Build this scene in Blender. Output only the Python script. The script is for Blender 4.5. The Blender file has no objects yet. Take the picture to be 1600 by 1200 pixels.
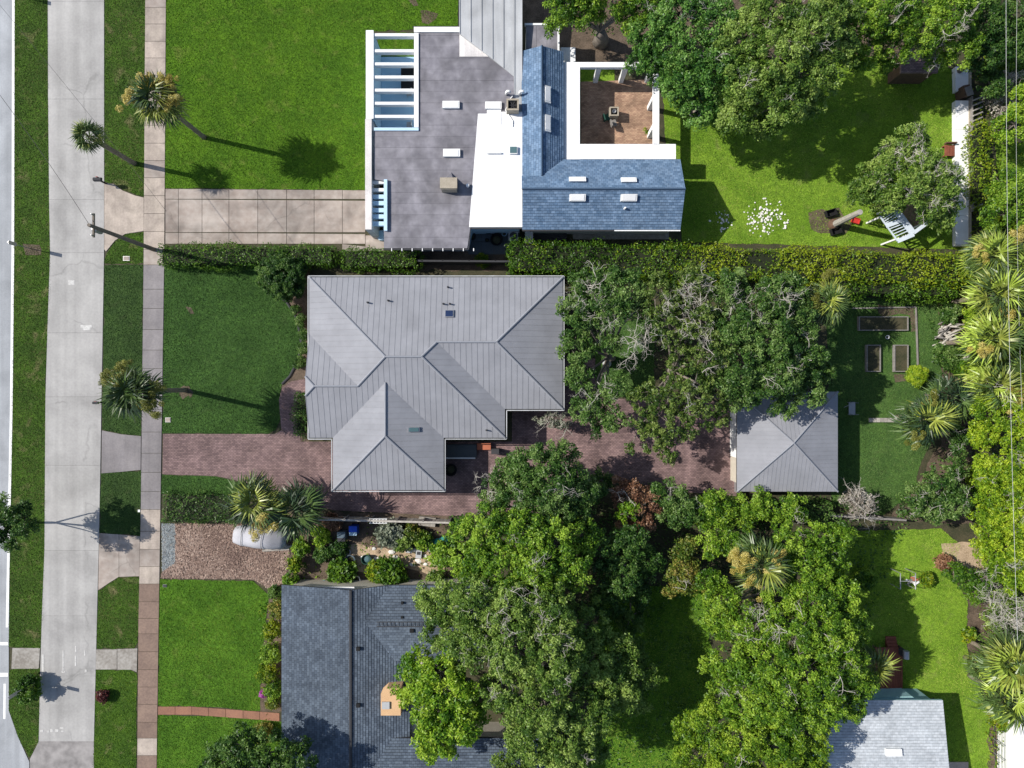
import bpy, math, random
import numpy as np
from mathutils import Vector
R = math.radians
random.seed(7)
scene = bpy.context.scene
C = scene.collection

# ------------------------------------------------------------------ camera, sky, sun
H = 53.0            # drone height in metres; the frame covers 80 x 60 m of ground
S = 0.05            # metres of ground per photo pixel
cam = bpy.data.cameras.new('camera'); cam.sensor_width = 36; cam.lens = 36 * H / 80.0
cam.clip_start = 0.5; cam.clip_end = 2000
co = bpy.data.objects.new('camera', cam); C.objects.link(co); co.location = (0, 0, H); scene.camera = co
SUN_EL, SUN_AZ = 41.0, 13.0   # light falls towards +x and a little towards -y
world = bpy.data.worlds.new('World'); scene.world = world; world.use_nodes = True
nt = world.node_tree; bg = nt.nodes['Background']
sky = nt.nodes.new('ShaderNodeTexSky'); sky.sky_type = 'NISHITA'; sky.sun_disc = False
sky.sun_elevation = R(SUN_EL); sky.sun_rotation = R(360 - 90 + SUN_AZ)
nt.links.new(sky.outputs[0], bg.inputs[0]); bg.inputs[1].default_value = 0.11
sl = bpy.data.lights.new('sun', 'SUN'); sl.energy = 4.6; sl.angle = R(0.5); sl.color = (1.0, 0.95, 0.87)
so = bpy.data.objects.new('sun', sl); C.objects.link(so); so.location = (-40, 10, 60)
ce = math.cos(R(SUN_EL))
so.rotation_euler = Vector((ce * math.cos(R(SUN_AZ)), -ce * math.sin(R(SUN_AZ)), -math.sin(R(SUN_EL)))).to_track_quat('-Z', 'Y').to_euler()
vs = scene.view_settings; vs.view_transform = 'Standard'; vs.look = 'None'; vs.exposure = 0.35; vs.gamma = 1
vs.use_curve_mapping = False
scene.cycles.max_bounces = 6; scene.cycles.transparent_max_bounces = 4

# ------------------------------------------------------------------ helpers
def X(px, z=0): return (px - 800) * S * (H - z) / H
def Y(py, z=0): return (600 - py) * S * (H - z) / H
def P(px, py, z=0): return (X(px, z), Y(py, z), z)
def PL(pts, z=0): return [(X(a, z), Y(b, z)) for a, b in pts]

MATS = {}
def mat(name, col, col2=None, scale=2.0, var=0.18, fine=14.0, rough=0.85, bump=0.0, bscale=30.0, metal=0.0, spec=0.3, rnd=0.0, coord='Object'):
    """Principled with two noise scales between col and col2, optional bump and per-object tint."""
    if name in MATS: return MATS[name]
    m = bpy.data.materials.new(name); m.use_nodes = True; n = m.node_tree.nodes; l = m.node_tree.links
    b = n['Principled BSDF']; b.inputs['Roughness'].default_value = rough; b.inputs['Metallic'].default_value = metal
    b.inputs['Specular IOR Level'].default_value = spec
    if col2 is None: col2 = tuple(c * (1 - var) for c in col)
    tc = n.new('ShaderNodeTexCoord')
    def noise(sc, det=4):
        t = n.new('ShaderNodeTexNoise'); t.inputs['Scale'].default_value = sc; t.inputs['Detail'].default_value = det
        l.new(tc.outputs[coord], t.inputs['Vector']); return t
    a = noise(scale); f = noise(fine, 3)
    mx = n.new('ShaderNodeMath'); mx.operation = 'ADD'
    l.new(a.outputs['Fac'], mx.inputs[0]); l.new(f.outputs['Fac'], mx.inputs[1])
    cr = n.new('ShaderNodeValToRGB'); cr.color_ramp.elements[0].position = 0.37; cr.color_ramp.elements[1].position = 0.63
    hf = n.new('ShaderNodeMath'); hf.operation = 'MULTIPLY'; hf.inputs[1].default_value = 0.5
    l.new(mx.outputs[0], hf.inputs[0]); l.new(hf.outputs[0], cr.inputs[0])
    cr.color_ramp.elements[0].color = (*col2, 1); cr.color_ramp.elements[1].color = (*col, 1)
    out = cr.outputs[0]
    if rnd:
        oi = n.new('ShaderNodeObjectInfo'); mr = n.new('ShaderNodeMapRange'); mr.inputs[3].default_value = 1 - rnd; mr.inputs[4].default_value = 1 + rnd
        l.new(oi.outputs['Random'], mr.inputs[0])
        hs = n.new('ShaderNodeHueSaturation'); l.new(mr.outputs[0], hs.inputs['Value']); l.new(out, hs.inputs['Color']); out = hs.outputs[0]
    l.new(out, b.inputs['Base Color'])
    if bump:
        bn = noise(bscale, 4); bp = n.new('ShaderNodeBump'); bp.inputs['Strength'].default_value = bump; bp.inputs['Distance'].default_value = 0.03
        l.new(bn.outputs['Fac'], bp.inputs['Height']); l.new(bp.outputs[0], b.inputs['Normal'])
    MATS[name] = m
    return m

def weathered(m, streak=(2.2, .05), amt=.14, stain=.25, crack=0.0, coord='Object', stain_scale=.35):
    n = m.node_tree.nodes; l = m.node_tree.links; p = n['Principled BSDF']; src = p.inputs['Base Color'].links[0].from_socket
    tc = n.new('ShaderNodeTexCoord'); mp = n.new('ShaderNodeMapping'); mp.inputs['Scale'].default_value = (streak[0], streak[1], 1); l.new(tc.outputs[coord], mp.inputs[0])
    def noise(vec, sc, det, dist=0.0):
        t = n.new('ShaderNodeTexNoise'); t.inputs['Scale'].default_value = sc; t.inputs['Detail'].default_value = det; t.inputs['Distortion'].default_value = dist; l.new(vec, t.inputs['Vector']); return t.outputs['Fac']
    def rng_(s, a0, a1, b0, b1):
        r = n.new('ShaderNodeMapRange'); r.inputs[1].default_value = a0; r.inputs[2].default_value = a1; r.inputs[3].default_value = b0; r.inputs[4].default_value = b1; l.new(s, r.inputs[0]); return r.outputs[0]
    def mul(u, v):
        k = n.new('ShaderNodeMath'); k.operation = 'MULTIPLY'; l.new(u, k.inputs[0]); l.new(v, k.inputs[1]); return k.outputs[0]
    f = mul(rng_(noise(mp.outputs[0], 1, 5), .32, .68, 1 - amt, 1 + amt * .5), rng_(noise(tc.outputs[coord], stain_scale, 7, .8), .38, .72, 1.04, 1 - stain))
    if crack:
        nv = n.new('ShaderNodeTexNoise'); nv.inputs['Scale'].default_value = .8; nv.inputs['Detail'].default_value = 5; l.new(tc.outputs[coord], nv.inputs['Vector'])
        ad = n.new('ShaderNodeVectorMath'); ad.operation = 'ADD'; l.new(tc.outputs[coord], ad.inputs[0]); l.new(nv.outputs['Color'], ad.inputs[1])
        vo = n.new('ShaderNodeTexVoronoi'); vo.feature = 'DISTANCE_TO_EDGE'; vo.inputs['Scale'].default_value = crack; l.new(ad.outputs[0], vo.inputs['Vector'])
        ck = rng_(vo.outputs['Distance'], 0, .010, .80, 1); mk = rng_(noise(tc.outputs[coord], .25, 2), .5, .56, 0, 1)
        mm = n.new('ShaderNodeMix'); mm.inputs[2].default_value = 1.0; l.new(mk, mm.inputs[0]); l.new(ck, mm.inputs[3]); f = mul(f, mm.outputs[0])
    hs = n.new('ShaderNodeHueSaturation'); l.new(f, hs.inputs['Value']); l.new(src, hs.inputs['Color']); l.new(hs.outputs[0], p.inputs['Base Color'])

def ragged(px, amp=1.1, step=7, seed=1):
    rg = random.Random(seed); out = []
    for (x0, y0), (x1, y1) in zip(px, px[1:] + px[:1]):
        L = math.hypot(x1 - x0, y1 - y0); k = max(1, int(L / step))
        if max(abs(x0 - 800), abs(x1 - 800)) > 900: k = 1
        for i in range(k): f = i / k; out.append((x0 + (x1 - x0) * f + rg.gauss(0, amp * .5), y0 + (y1 - y0) * f + rg.gauss(0, amp * .5)))
    return out

def lawn_mat(name, a, b, dry, dry_amt=0.5):
    m = bpy.data.materials.new(name); m.use_nodes = True; n = m.node_tree.nodes; l = m.node_tree.links
    p = n['Principled BSDF']; p.inputs['Roughness'].default_value = 0.9; p.inputs['Specular IOR Level'].default_value = 0.15
    tc = n.new('ShaderNodeTexCoord')
    def noise(sc, det=4, dist=0.0):
        t = n.new('ShaderNodeTexNoise'); t.inputs['Scale'].default_value = sc; t.inputs['Detail'].default_value = det; t.inputs['Distortion'].default_value = dist
        l.new(tc.outputs['Object'], t.inputs['Vector']); return t.outputs['Fac']
    def ramp(src, p0, p1, c0, c1):
        r = n.new('ShaderNodeValToRGB'); r.color_ramp.elements[0].position = p0; r.color_ramp.elements[1].position = p1
        r.color_ramp.elements[0].color = (*c0, 1); r.color_ramp.elements[1].color = (*c1, 1); l.new(src, r.inputs[0]); return r.outputs[0]
    def mix(f, c0, c1, mode='MIX'):
        x = n.new('ShaderNodeMix'); x.data_type = 'RGBA'; x.blend_type = mode
        if isinstance(f, float): x.inputs[0].default_value = f
        else: l.new(f, x.inputs[0])
        l.new(c0, x.inputs[6]); l.new(c1, x.inputs[7]); return x.outputs[2]
    base = ramp(noise(0.5, 5), 0.35, 0.65, a, b)
    fine = ramp(noise(9, 5), 0.3, 0.7, (0.55,) * 3, (1.3,) * 3)
    c = mix(0.85, base, fine, 'MULTIPLY')
    c = mix(0.8, c, ramp(noise(2.6, 6, .5), 0.32, 0.7, (0.68, 0.72, 0.75), (1.22, 1.18, 1.0)), 'MULTIPLY')
    dr = ramp(noise(0.9, 8, 0.6), 0.58, 0.58 + 0.2 / max(dry_amt, .05), (0, 0, 0), (1, 1, 1))
    rgb = n.new('ShaderNodeRGB'); rgb.outputs[0].default_value = (*dry, 1)
    dm = n.new('ShaderNodeMath'); dm.operation = 'MULTIPLY'; dm.inputs[1].default_value = dry_amt; l.new(dr, dm.inputs[0])
    c = mix(dm.outputs[0], c, rgb.outputs[0])
    l.new(c, p.inputs['Base Color'])
    bp = n.new('ShaderNodeBump'); bp.inputs['Strength'].default_value = 0.6; bp.inputs['Distance'].default_value = 0.05
    l.new(noise(14, 4), bp.inputs['Height']); l.new(bp.outputs[0], p.inputs['Normal'])
    MATS[name] = m; return m

def brick_mat(name, c1, c2, mortar, bw, bh, coord='Object', rough=0.85, msize=0.012, off=0.5, extra=0.35, bump=0.35):
    m = bpy.data.materials.new(name); m.use_nodes = True; n = m.node_tree.nodes; l = m.node_tree.links
    p = n['Principled BSDF']; p.inputs['Roughness'].default_value = rough; p.inputs['Specular IOR Level'].default_value = 0.25
    tc = n.new('ShaderNodeTexCoord'); b = n.new('ShaderNodeTexBrick')
    b.inputs['Scale'].default_value = 1.0; b.inputs['Brick Width'].default_value = bw; b.inputs['Row Height'].default_value = bh
    b.inputs['Mortar Size'].default_value = msize; b.offset = off
    b.inputs['Color1'].default_value = (*c1, 1); b.inputs['Color2'].default_value = (*c2, 1); b.inputs['Mortar'].default_value = (*mortar, 1)
    l.new(tc.outputs[coord], b.inputs['Vector'])
    t = n.new('ShaderNodeTexNoise'); t.inputs['Scale'].default_value = 0.7; t.inputs['Detail'].default_value = 7
    l.new(tc.outputs[coord], t.inputs['Vector'])
    r = n.new('ShaderNodeMapRange'); r.inputs[1].default_value = .3; r.inputs[2].default_value = .7; r.inputs[3].default_value = 1 - extra; r.inputs[4].default_value = 1 + extra * .6; l.new(t.outputs[0], r.inputs[0])
    if coord == 'UV':
        t2 = n.new('ShaderNodeTexNoise'); t2.inputs['Scale'].default_value = 4.5; t2.inputs['Detail'].default_value = 3; l.new(tc.outputs[coord], t2.inputs['Vector'])
        r2 = n.new('ShaderNodeMapRange'); r2.inputs[1].default_value = .3; r2.inputs[2].default_value = .7; r2.inputs[3].default_value = .86; r2.inputs[4].default_value = 1.14; l.new(t2.outputs[0], r2.inputs[0])
        mu = n.new('ShaderNodeMath'); mu.operation = 'MULTIPLY'; l.new(r.outputs[0], mu.inputs[0]); l.new(r2.outputs[0], mu.inputs[1]); r = mu
    hs = n.new('ShaderNodeHueSaturation'); l.new(r.outputs[0], hs.inputs['Value']); l.new(b.outputs['Color'], hs.inputs['Color'])
    l.new(hs.outputs[0], p.inputs['Base Color'])
    bp = n.new('ShaderNodeBump'); bp.inputs['Strength'].default_value = bump; bp.inputs['Distance'].default_value = 0.02; bp.invert = True
    l.new(b.outputs['Fac'], bp.inputs['Height']); l.new(bp.outputs[0], p.inputs['Normal'])
    MATS[name] = m; return m

def leaf_mat(name, dark, mid, light, trans=0.3, rough=0.45):
    m = bpy.data.materials.new(name); m.use_nodes = True; n = m.node_tree.nodes; l = m.node_tree.links
    p = n['Principled BSDF']; p.inputs['Roughness'].default_value = rough; p.inputs['Specular IOR Level'].default_value = 0.3
    at = n.new('ShaderNodeAttribute'); at.attribute_name = 'tone'
    r = n.new('ShaderNodeValToRGB'); e = r.color_ramp.elements
    e[0].position = 0.05; e[0].color = (*dark, 1); e[1].position = 0.95; e[1].color = (*light, 1)
    k = e.new(0.5); k.color = (*mid, 1)
    l.new(at.outputs['Fac'], r.inputs[0]); l.new(r.outputs[0], p.inputs['Base Color'])
    tr = n.new('ShaderNodeBsdfTranslucent'); l.new(r.outputs[0], tr.inputs[0])
    mx = n.new('ShaderNodeMixShader'); mx.inputs[0].default_value = trans
    l.new(p.outputs[0], mx.inputs[1]); l.new(tr.outputs[0], mx.inputs[2])
    l.new(mx.outputs[0], n['Material Output'].inputs['Surface'])
    MATS[name] = m; return m

ORI = {}
def tag(o, label=None, cat=None, group=None, kind=None):
    if label: o['label'] = label
    if cat: o['category'] = cat
    if group: o['group'] = group
    if kind: o['kind'] = kind
    return o
def thing(name, label, cat, loc, group=None):
    o = bpy.data.objects.new(name, None); C.objects.link(o); o.location = loc; o.empty_display_size = 0.3
    ORI[o.name] = Vector(loc); return tag(o, label, cat, group)
def org(o): return ORI.get(o.name, Vector((0, 0, 0))) if o else Vector((0, 0, 0))
def link(name, me, parent=None, kind=None, label=None):
    o = bpy.data.objects.new(name, me); C.objects.link(o)
    if parent: o.parent = parent; ORI[o.name] = org(parent)
    if kind: o['kind'] = kind
    if label: o['label'] = label
    return o
def copy_tree(o, parent=None):
    c = o.copy(); C.objects.link(c)
    if parent: c.parent = parent
    for ch in list(o.children): copy_tree(ch, c)
    return c

class MB:
    def __init__(s): s.v = []; s.f = []; s.uv = []; s.smooth = False
    def add(s, vs, fs):
        b = len(s.v); s.v += [tuple(p) for p in vs]; s.f += [tuple(i + b for i in f) for f in fs]; return s
    def box(s, x0, y0, z0, x1, y1, z1):
        x0, x1 = min(x0, x1), max(x0, x1); y0, y1 = min(y0, y1), max(y0, y1)
        return s.prism([(x0, y0), (x1, y0), (x1, y1), (x0, y1)], z0, z1)
    def obox(s, cx, cy, z0, lx, ly, z1, rot=0.0):
        c, n = math.cos(rot), math.sin(rot)
        return s.prism([(cx + a * lx / 2 * c - b * ly / 2 * n, cy + a * lx / 2 * n + b * ly / 2 * c) for a, b in ((-1, -1), (1, -1), (1, 1), (-1, 1))], z0, z1)
    def prism(s, pl, z0, z1):
        return s.prismf(pl, lambda x, y: 0.0, z0, z1)
    def prismf(s, pl, zf, d0, d1):
        n = len(pl); a = sum(pl[i][0] * pl[(i + 1) % n][1] - pl[(i + 1) % n][0] * pl[i][1] for i in range(n))
        if a < 0: pl = pl[::-1]
        vs = [(x, y, zf(x, y) + d0) for x, y in pl] + [(x, y, zf(x, y) + d1) for x, y in pl]
        fs = [tuple(range(n))[::-1], tuple(range(n, 2 * n))] + [(i, (i + 1) % n, n + (i + 1) % n, n + i) for i in range(n)]
        return s.add(vs, fs)
    def tube(s, pts, r, n=5, cap=True):
        pts = [Vector(p) for p in pts]; r = r if isinstance(r, (list, tuple)) else [r] * len(pts); vs = []
        for i, p in enumerate(pts):
            d = (pts[min(i + 1, len(pts) - 1)] - pts[max(i - 1, 0)]); d = d.normalized() if d.length > 1e-9 else Vector((0, 0, 1))
            a = d.orthogonal().normalized(); b = d.cross(a)
            if i and (a.dot(pa) < 0): pass
            if i: a = (pa - d * pa.dot(d)); a = a.normalized() if a.length > 1e-6 else d.orthogonal().normalized(); b = d.cross(a)
            pa = a
            vs += [p + (a * math.cos(2 * math.pi * k / n) + b * math.sin(2 * math.pi * k / n)) * r[i] for k in range(n)]
        fs = [(i * n + k, i * n + (k + 1) % n, (i + 1) * n + (k + 1) % n, (i + 1) * n + k) for i in range(len(pts) - 1) for k in range(n)]
        if cap: fs += [tuple(range(n))[::-1], tuple(range((len(pts) - 1) * n, len(pts) * n))]
        return s.add(vs, fs)
    def lathe(s, cx, cy, prof, n=14):
        vs = [(cx + r * math.cos(2 * math.pi * k / n), cy + r * math.sin(2 * math.pi * k / n), z) for r, z in prof for k in range(n)]
        fs = [(i * n + k, i * n + (k + 1) % n, (i + 1) * n + (k + 1) % n, (i + 1) * n + k) for i in range(len(prof) - 1) for k in range(n)]
        fs += [tuple(range(n))[::-1], tuple(range((len(prof) - 1) * n, len(prof) * n))]
        return s.add(vs, fs)
    def mesh(s, name, m, off=(0, 0, 0)):
        me = bpy.data.meshes.new(name); o = Vector(off)
        me.from_pydata([tuple(Vector(v) - o) for v in s.v], [], s.f)
        if s.uv:
            ul = me.uv_layers.new(name='UVMap')
            ul.data.foreach_set('uv', [c for f in s.f for i in f for c in s.uv[i]])
        if s.smooth: me.polygons.foreach_set('use_smooth', [True] * len(me.polygons))
        me.materials.append(m); return me
    def build(s, name, m, parent=None, kind=None, label=None):
        return link(name, s.mesh(name, m, org(parent)), parent, kind, label)

def clip(pl, ax, ay, lo, hi):
    for sg, lim in ((1, hi), (-1, -lo)):
        out = []
        for i in range(len(pl)):
            p, q = pl[i], pl[(i + 1) % len(pl)]
            a = sg * (p[0] * ax + p[1] * ay) - lim; b = sg * (q[0] * ax + q[1] * ay) - lim
            if a <= 0: out.append(p)
            if (a < 0 < b) or (b < 0 < a):
                t = a / (a - b); out.append((p[0] + (q[0] - p[0]) * t, p[1] + (q[1] - p[1]) * t))
        pl = out
        if len(pl) < 3: return []
    res = []
    for p in pl:
        if not res or abs(p[0] - res[-1][0]) + abs(p[1] - res[-1][1]) > 1e-5: res.append(p)
    if len(res) > 2 and abs(res[0][0] - res[-1][0]) + abs(res[0][1] - res[-1][1]) < 1e-5: res.pop()
    if len(res) < 3: return []
    ar = abs(sum(res[i][0] * res[(i + 1) % len(res)][1] - res[(i + 1) % len(res)][0] * res[i][1] for i in range(len(res)))) / 2
    return res if ar > 0.004 else []

def sheet(name, px, z, m, kind='structure', th=0.08):
    o = MB().prism(PL(px), z - th, z).build(name, m); o['kind'] = kind; return o

def np_mesh(name, verts, nper, m, tone=None, off=(0, 0, 0)):
    """verts (N, nper, 3): N polygons of nper corners, with an optional tone per polygon."""
    N = len(verts); me = bpy.data.meshes.new(name)
    v = (verts - np.array(off)).reshape(-1, 3).astype(np.float32)
    me.vertices.add(N * nper); me.vertices.foreach_set('co', v.ravel())
    me.loops.add(N * nper); me.loops.foreach_set('vertex_index', np.arange(N * nper, dtype=np.int32))
    me.polygons.add(N); me.polygons.foreach_set('loop_start', np.arange(0, N * nper, nper, dtype=np.int32))
    try: me.polygons.foreach_set('loop_total', np.full(N, nper, dtype=np.int32))
    except Exception: pass
    if tone is not None:
        a = me.attributes.new('tone', 'FLOAT', 'FACE'); a.data.foreach_set('value', np.clip(tone, 0, 1).astype(np.float32))
    me.materials.append(m); me.update(calc_edges=True); return me

def unit(a): return a / np.maximum(np.linalg.norm(a, axis=-1, keepdims=True), 1e-9)
def leaf_quads(rng, c, nrm, L, Wd):
    N = len(c); r = rng.normal(size=(N, 3)); a = unit(r - nrm * (r * nrm).sum(1, keepdims=True)); b = np.cross(nrm, a)
    l = (L * rng.uniform(.65, 1.25, N))[:, None]; w = (Wd * rng.uniform(.7, 1.2, N))[:, None]
    fold = nrm * w * .25
    w = w * 1.0
    return np.stack([c - a * l * .5 + b * w * .5 + fold, c + a * l * .5, c - a * l * .5 - b * w * .5], 1)

LEAFCOUNT = [0]
def clump_leaves(rng, cl, rc, L, Wd, lai, up=0.5, tone_c=None):
    """leaf quads round clump centres cl (K,3) with radii rc (K,)"""
    n = np.maximum((lai * 2.6 * np.pi * rc ** 2 / (0.5 * L * Wd)).astype(int), 6)
    idx = np.repeat(np.arange(len(cl)), n); N = len(idx)
    d = unit(rng.normal(size=(N, 3)) + np.array([0, 0, up])); rad = rng.uniform(.45, 1.08, N) ** .7
    p = cl[idx] + d * (rc[idx] * rad)[:, None] * np.array([1, 1, .8])
    nr = unit(d * .6 + np.array([0, 0, .7]) + rng.normal(size=(N, 3)) * .75)
    ph = rng.uniform(0, 6.28, 4); big = np.sin(cl[:, 0] * 1.15 + ph[0]) * np.sin(cl[:, 1] * 1.3 + ph[1]) + .7 * np.sin(cl[:, 0] * 2.6 + ph[2] + cl[:, 1]) * np.sin(cl[:, 1] * 2.2 + ph[3])
    t = (tone_c if tone_c is not None else np.clip(rng.uniform(.12, .82, len(cl)) + .2 * big, .03, .97))[idx] + rng.normal(size=N) * .22
    LEAFCOUNT[0] += N
    return leaf_quads(rng, p, nr, L, Wd), t

def twig_spray(mb, rng, p, d, ln, r, depth=2, k=3):
    p = Vector(p); d = Vector(d).normalized(); pts = [p]; q = p; dd = d
    for i in range(3):
        dd = (dd + Vector(rng.normal(size=3) * .28)).normalized(); q = q + dd * ln / 3; pts.append(q)
    mb.tube(pts, [r, r * .8, r * .6, r * .35], 3 if depth < 2 else 4, cap=False)
    if depth:
        for j in range(k):
            s = pts[1 + j % 3]; nd = (dd + Vector(rng.normal(size=3) * .75)).normalized()
            twig_spray(mb, rng, s, nd, ln * rng.uniform(.45, .75), r * .6, depth - 1, k)

def plant_crown(root, lobes, m, seed, leaf=0.19, clump=(.17, .44), lai=.8, dens=1.0, name='crown', flat=.75, up=.5, kind=None):
    """lobes (px, py, r_px, z): foliage on the upper shell of each lobe, in uneven clumps. Returns lobe centres and clump centres"""
    rng = np.random.default_rng(seed); cs = []; L = []
    for (px, py, r, z) in lobes:
        L.append((np.array(P(px, py, z)), r * S * (H - z) / H))
    out = []
    for i, (c, r) in enumerate(L):
        n = max(4, int(dens * 2.3 * r * r / (.7 * ((clump[0] + clump[1]) / 2) ** 2)))
        d = unit(rng.normal(size=(n, 3)) + np.array([0, 0, .45])); d = d[d[:, 2] > -.35]
        p = c + d * r * rng.uniform(.55, 1.06, len(d))[:, None] * np.array([1, 1, flat])
        keep = np.ones(len(p), bool)
        for j, (c2, r2) in enumerate(L):
            if j != i: keep &= (np.linalg.norm((p - c2) / np.array([1, 1, flat]), axis=1) > r2 * .62)
        q_ = rng.uniform(0, 6.28, 3); hole = np.sin(p[:, 0] * 2.3 + q_[0]) * np.sin(p[:, 1] * 2.5 + q_[1]) * np.sin(p[:, 2] * 1.5 + q_[2]); keep &= hole < .66
        p = p[keep]; p = p[p[:, 2] > .25]; out.append(p)
    cl = np.concatenate(out); rc = rng.uniform(*clump, len(cl))
    if L and min(r for c, r in L) < clump[1] * 1.2: rc = np.minimum(rc, max(.16, min(r for c, r in L) * .5))
    q, t = clump_leaves(rng, cl, rc, leaf, leaf * .55, lai, up)
    o = link(name, np_mesh(name, q, 3, m, t, org(root)), root, kind)
    return L, cl

def tree(name, label, cat, m, lobes, seed, base=None, bark='bark_grey', bare=0, leaf=.19, lai=.78, dens=1.0, trunk_r=.22, bare_at=(), group=None, flat=.75, clump=(.17, .44), spray=1.2):
    rng = np.random.default_rng(seed + 99)
    cx = np.mean([P(a, b, z) for a, b, r, z in lobes], axis=0)
    bx, by = (X(base[0]), Y(base[1])) if base else (cx[0], cx[1])
    root = thing(name, label, cat, (bx, by, 0), group)
    L, cl = plant_crown(root, lobes, m, seed, leaf, clump=clump, lai=lai, dens=dens, flat=flat)
    tb = MB(); tb.smooth = True
    zf = min(c[2] for c, r in L) * .45
    fork = Vector((bx + (cx[0] - bx) * .3, by + (cx[1] - by) * .3, zf))
    tb.tube([(bx, by, -.1), (bx + .03, by - .02, zf * .4), fork], [trunk_r * 1.35, trunk_r, trunk_r * .9], 8)
    for c, r in L:
        c = Vector(c); mid = fork.lerp(c, .5) + Vector((rng.normal() * .25, rng.normal() * .25, .3))
        rr = min(trunk_r * .6, .05 + r * .05)
        tb.tube([fork, mid, c], [rr, rr * .75, rr * .4], 5, cap=False)
        near = cl[np.linalg.norm(cl - np.array(c), axis=1) < r * 1.1]
        for p in near[:: max(1, len(near) // 9)]:
            p = Vector(p); mid = c.lerp(p, .5) + Vector(rng.normal(size=3) * .12)
            tb.tube([c, mid, p], [.05, .035, .015], 3, cap=False)
    tb.build('trunk', MATS[bark], root)
    if bare or bare_at:
        tw = MB()
        tops = cl[cl[:, 2] > np.median(cl[:, 2])]
        st = [tops[i] for i in rng.choice(len(tops), min(int(bare * .7), len(tops)), replace=False)] if bare else []
        for (px, py, z) in bare_at:
            st += [np.array(P(px + rng.normal() * 9, py + rng.normal() * 9, z)) for _ in range(4)]
        for p in st:
            d = unit(rng.normal(size=3) * np.array([1, 1, .4]) + np.array([0, 0, .55]))
            twig_spray(tw, rng, np.array(p) + np.array([0, 0, .12]) - d * .2, d, spray * rng.uniform(.5, 1.0), .026, 3, 3)
        tw.build('bare_branches', MATS['bark_pale'], root, 'stuff')
    return root

def shrub(name, label, cat, m, px, py, r, h, seed, leaf=.13, lai=1.0, group=None, extra=()):
    """a low bush on the ground: crown and a few stems"""
    z = h * .5; x, y = X(px, z), Y(py, z)
    root = thing(name, label, cat, (x, y, 0), group)
    lob = [(px, py, r, z)] + [(px + a, py + b, rr, z * k) for a, b, rr, k in extra]
    plant_crown(root, lob, m, seed, leaf, clump=(.14, .3), lai=lai, dens=2.6, flat=max(.4, min(1.0, h * .5 / (r * S))))
    st = MB(); rng = random.Random(seed)
    for i in range(6):
        a = rng.uniform(0, 6.28); st.tube([(x, y, -.02), (x + math.cos(a) * r * S * .4, y + math.sin(a) * r * S * .4, h * .6)], [.03, .012], 4, cap=False)
    st.build('stems', MATS['bark_grey'], root)
    return root

def hedge(label, px0, px1, py0, py1, h, m, seed, leaf=.15, dens=110, name='hedge', skew=0.0, rough=.18, patches=None, tone=(.2, .8)):
    """clipped hedge: leafy shell over a dark core of twigs; px/py given at the top of the hedge"""
    rng = np.random.default_rng(seed)
    x0, x1, y0, y1 = X(px0, h), X(px1, h), Y(py1, h), Y(py0, h); sk = -skew * S
    root = thing(name, label, 'hedge', ((x0 + x1) / 2, (y0 + y1) / 2 + sk / 2, 0))
    sh = lambda x: sk * (x - x0) / (x1 - x0)
    A_top = (x1 - x0) * (y1 - y0); pts = []; nr = []
    n = int(A_top * dens); u = rng.uniform(size=(n, 2)); pts.append(np.stack([x0 + u[:, 0] * (x1 - x0), y0 + u[:, 1] * (y1 - y0), np.full(n, h)], 1)); nr.append(np.tile([0, 0, 1.], (n, 1)))
    for (fx, ny) in ((y0, -1.), (y1, 1.)):
        n = int((x1 - x0) * h * dens * .7); u = rng.uniform(size=(n, 2)); pts.append(np.stack([x0 + u[:, 0] * (x1 - x0), np.full(n, fx), u[:, 1] * h], 1)); nr.append(np.tile([0, ny, .3], (n, 1)))
    for (fx, nx) in ((x0, -1.), (x1, 1.)):
        n = int((y1 - y0) * h * dens * .7); u = rng.uniform(size=(n, 2)); pts.append(np.stack([np.full(n, fx), y0 + u[:, 0] * (y1 - y0), u[:, 1] * h], 1)); nr.append(np.tile([nx, 0, .3], (n, 1)))
    p = np.concatenate(pts); nn = np.concatenate(nr)
    ph = rng.uniform(0, 6.28, 8)
    wob = (.9 * np.sin(p[:, 0] * .37 + ph[5]) * np.sin(p[:, 0] * .9 + ph[6]) + np.sin(p[:, 0] * 2.1 + ph[0]) * np.sin(p[:, 1] * 2.6 + ph[1]) + .7 * np.sin(p[:, 0] * 4.7 + ph[2] + p[:, 1] * 3.1) * np.sin(p[:, 1] * 5.3 + ph[3]) + .5 * np.sin(p[:, 0] * .7 + ph[4]))
    p = p + nn * (wob * rough + rng.normal(size=len(p)) * rough * .5)[:, None]
    tn = np.clip((tone[0] + tone[1]) / 2 + wob * (tone[1] - tone[0]) * .22 + rng.normal(size=len(p)) * .2, 0, 1)
    if patches: tn = np.clip(tn + patches(p), 0, 1)
    nrm = unit(nn * .8 + rng.normal(size=p.shape) * .6)
    p[:, 1] += sk * (p[:, 0] - x0) / (x1 - x0)
    keep = p[:, 2] > .05
    q = leaf_quads(rng, p[keep], nrm[keep], leaf, leaf * .6)
    link('foliage', np_mesh('foliage', q, 3, m, tn[keep], org(root)), root); LEAFCOUNT[0] += len(q)
    i = .22
    MB().prism([(x0 + i, y0 + i), (x1 - i, y0 + i + sk), (x1 - i, y1 - i + sk), (x0 + i, y1 - i)], 0, h - .3).build('core', MATS['hedge_core'], root)
    return root

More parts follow.
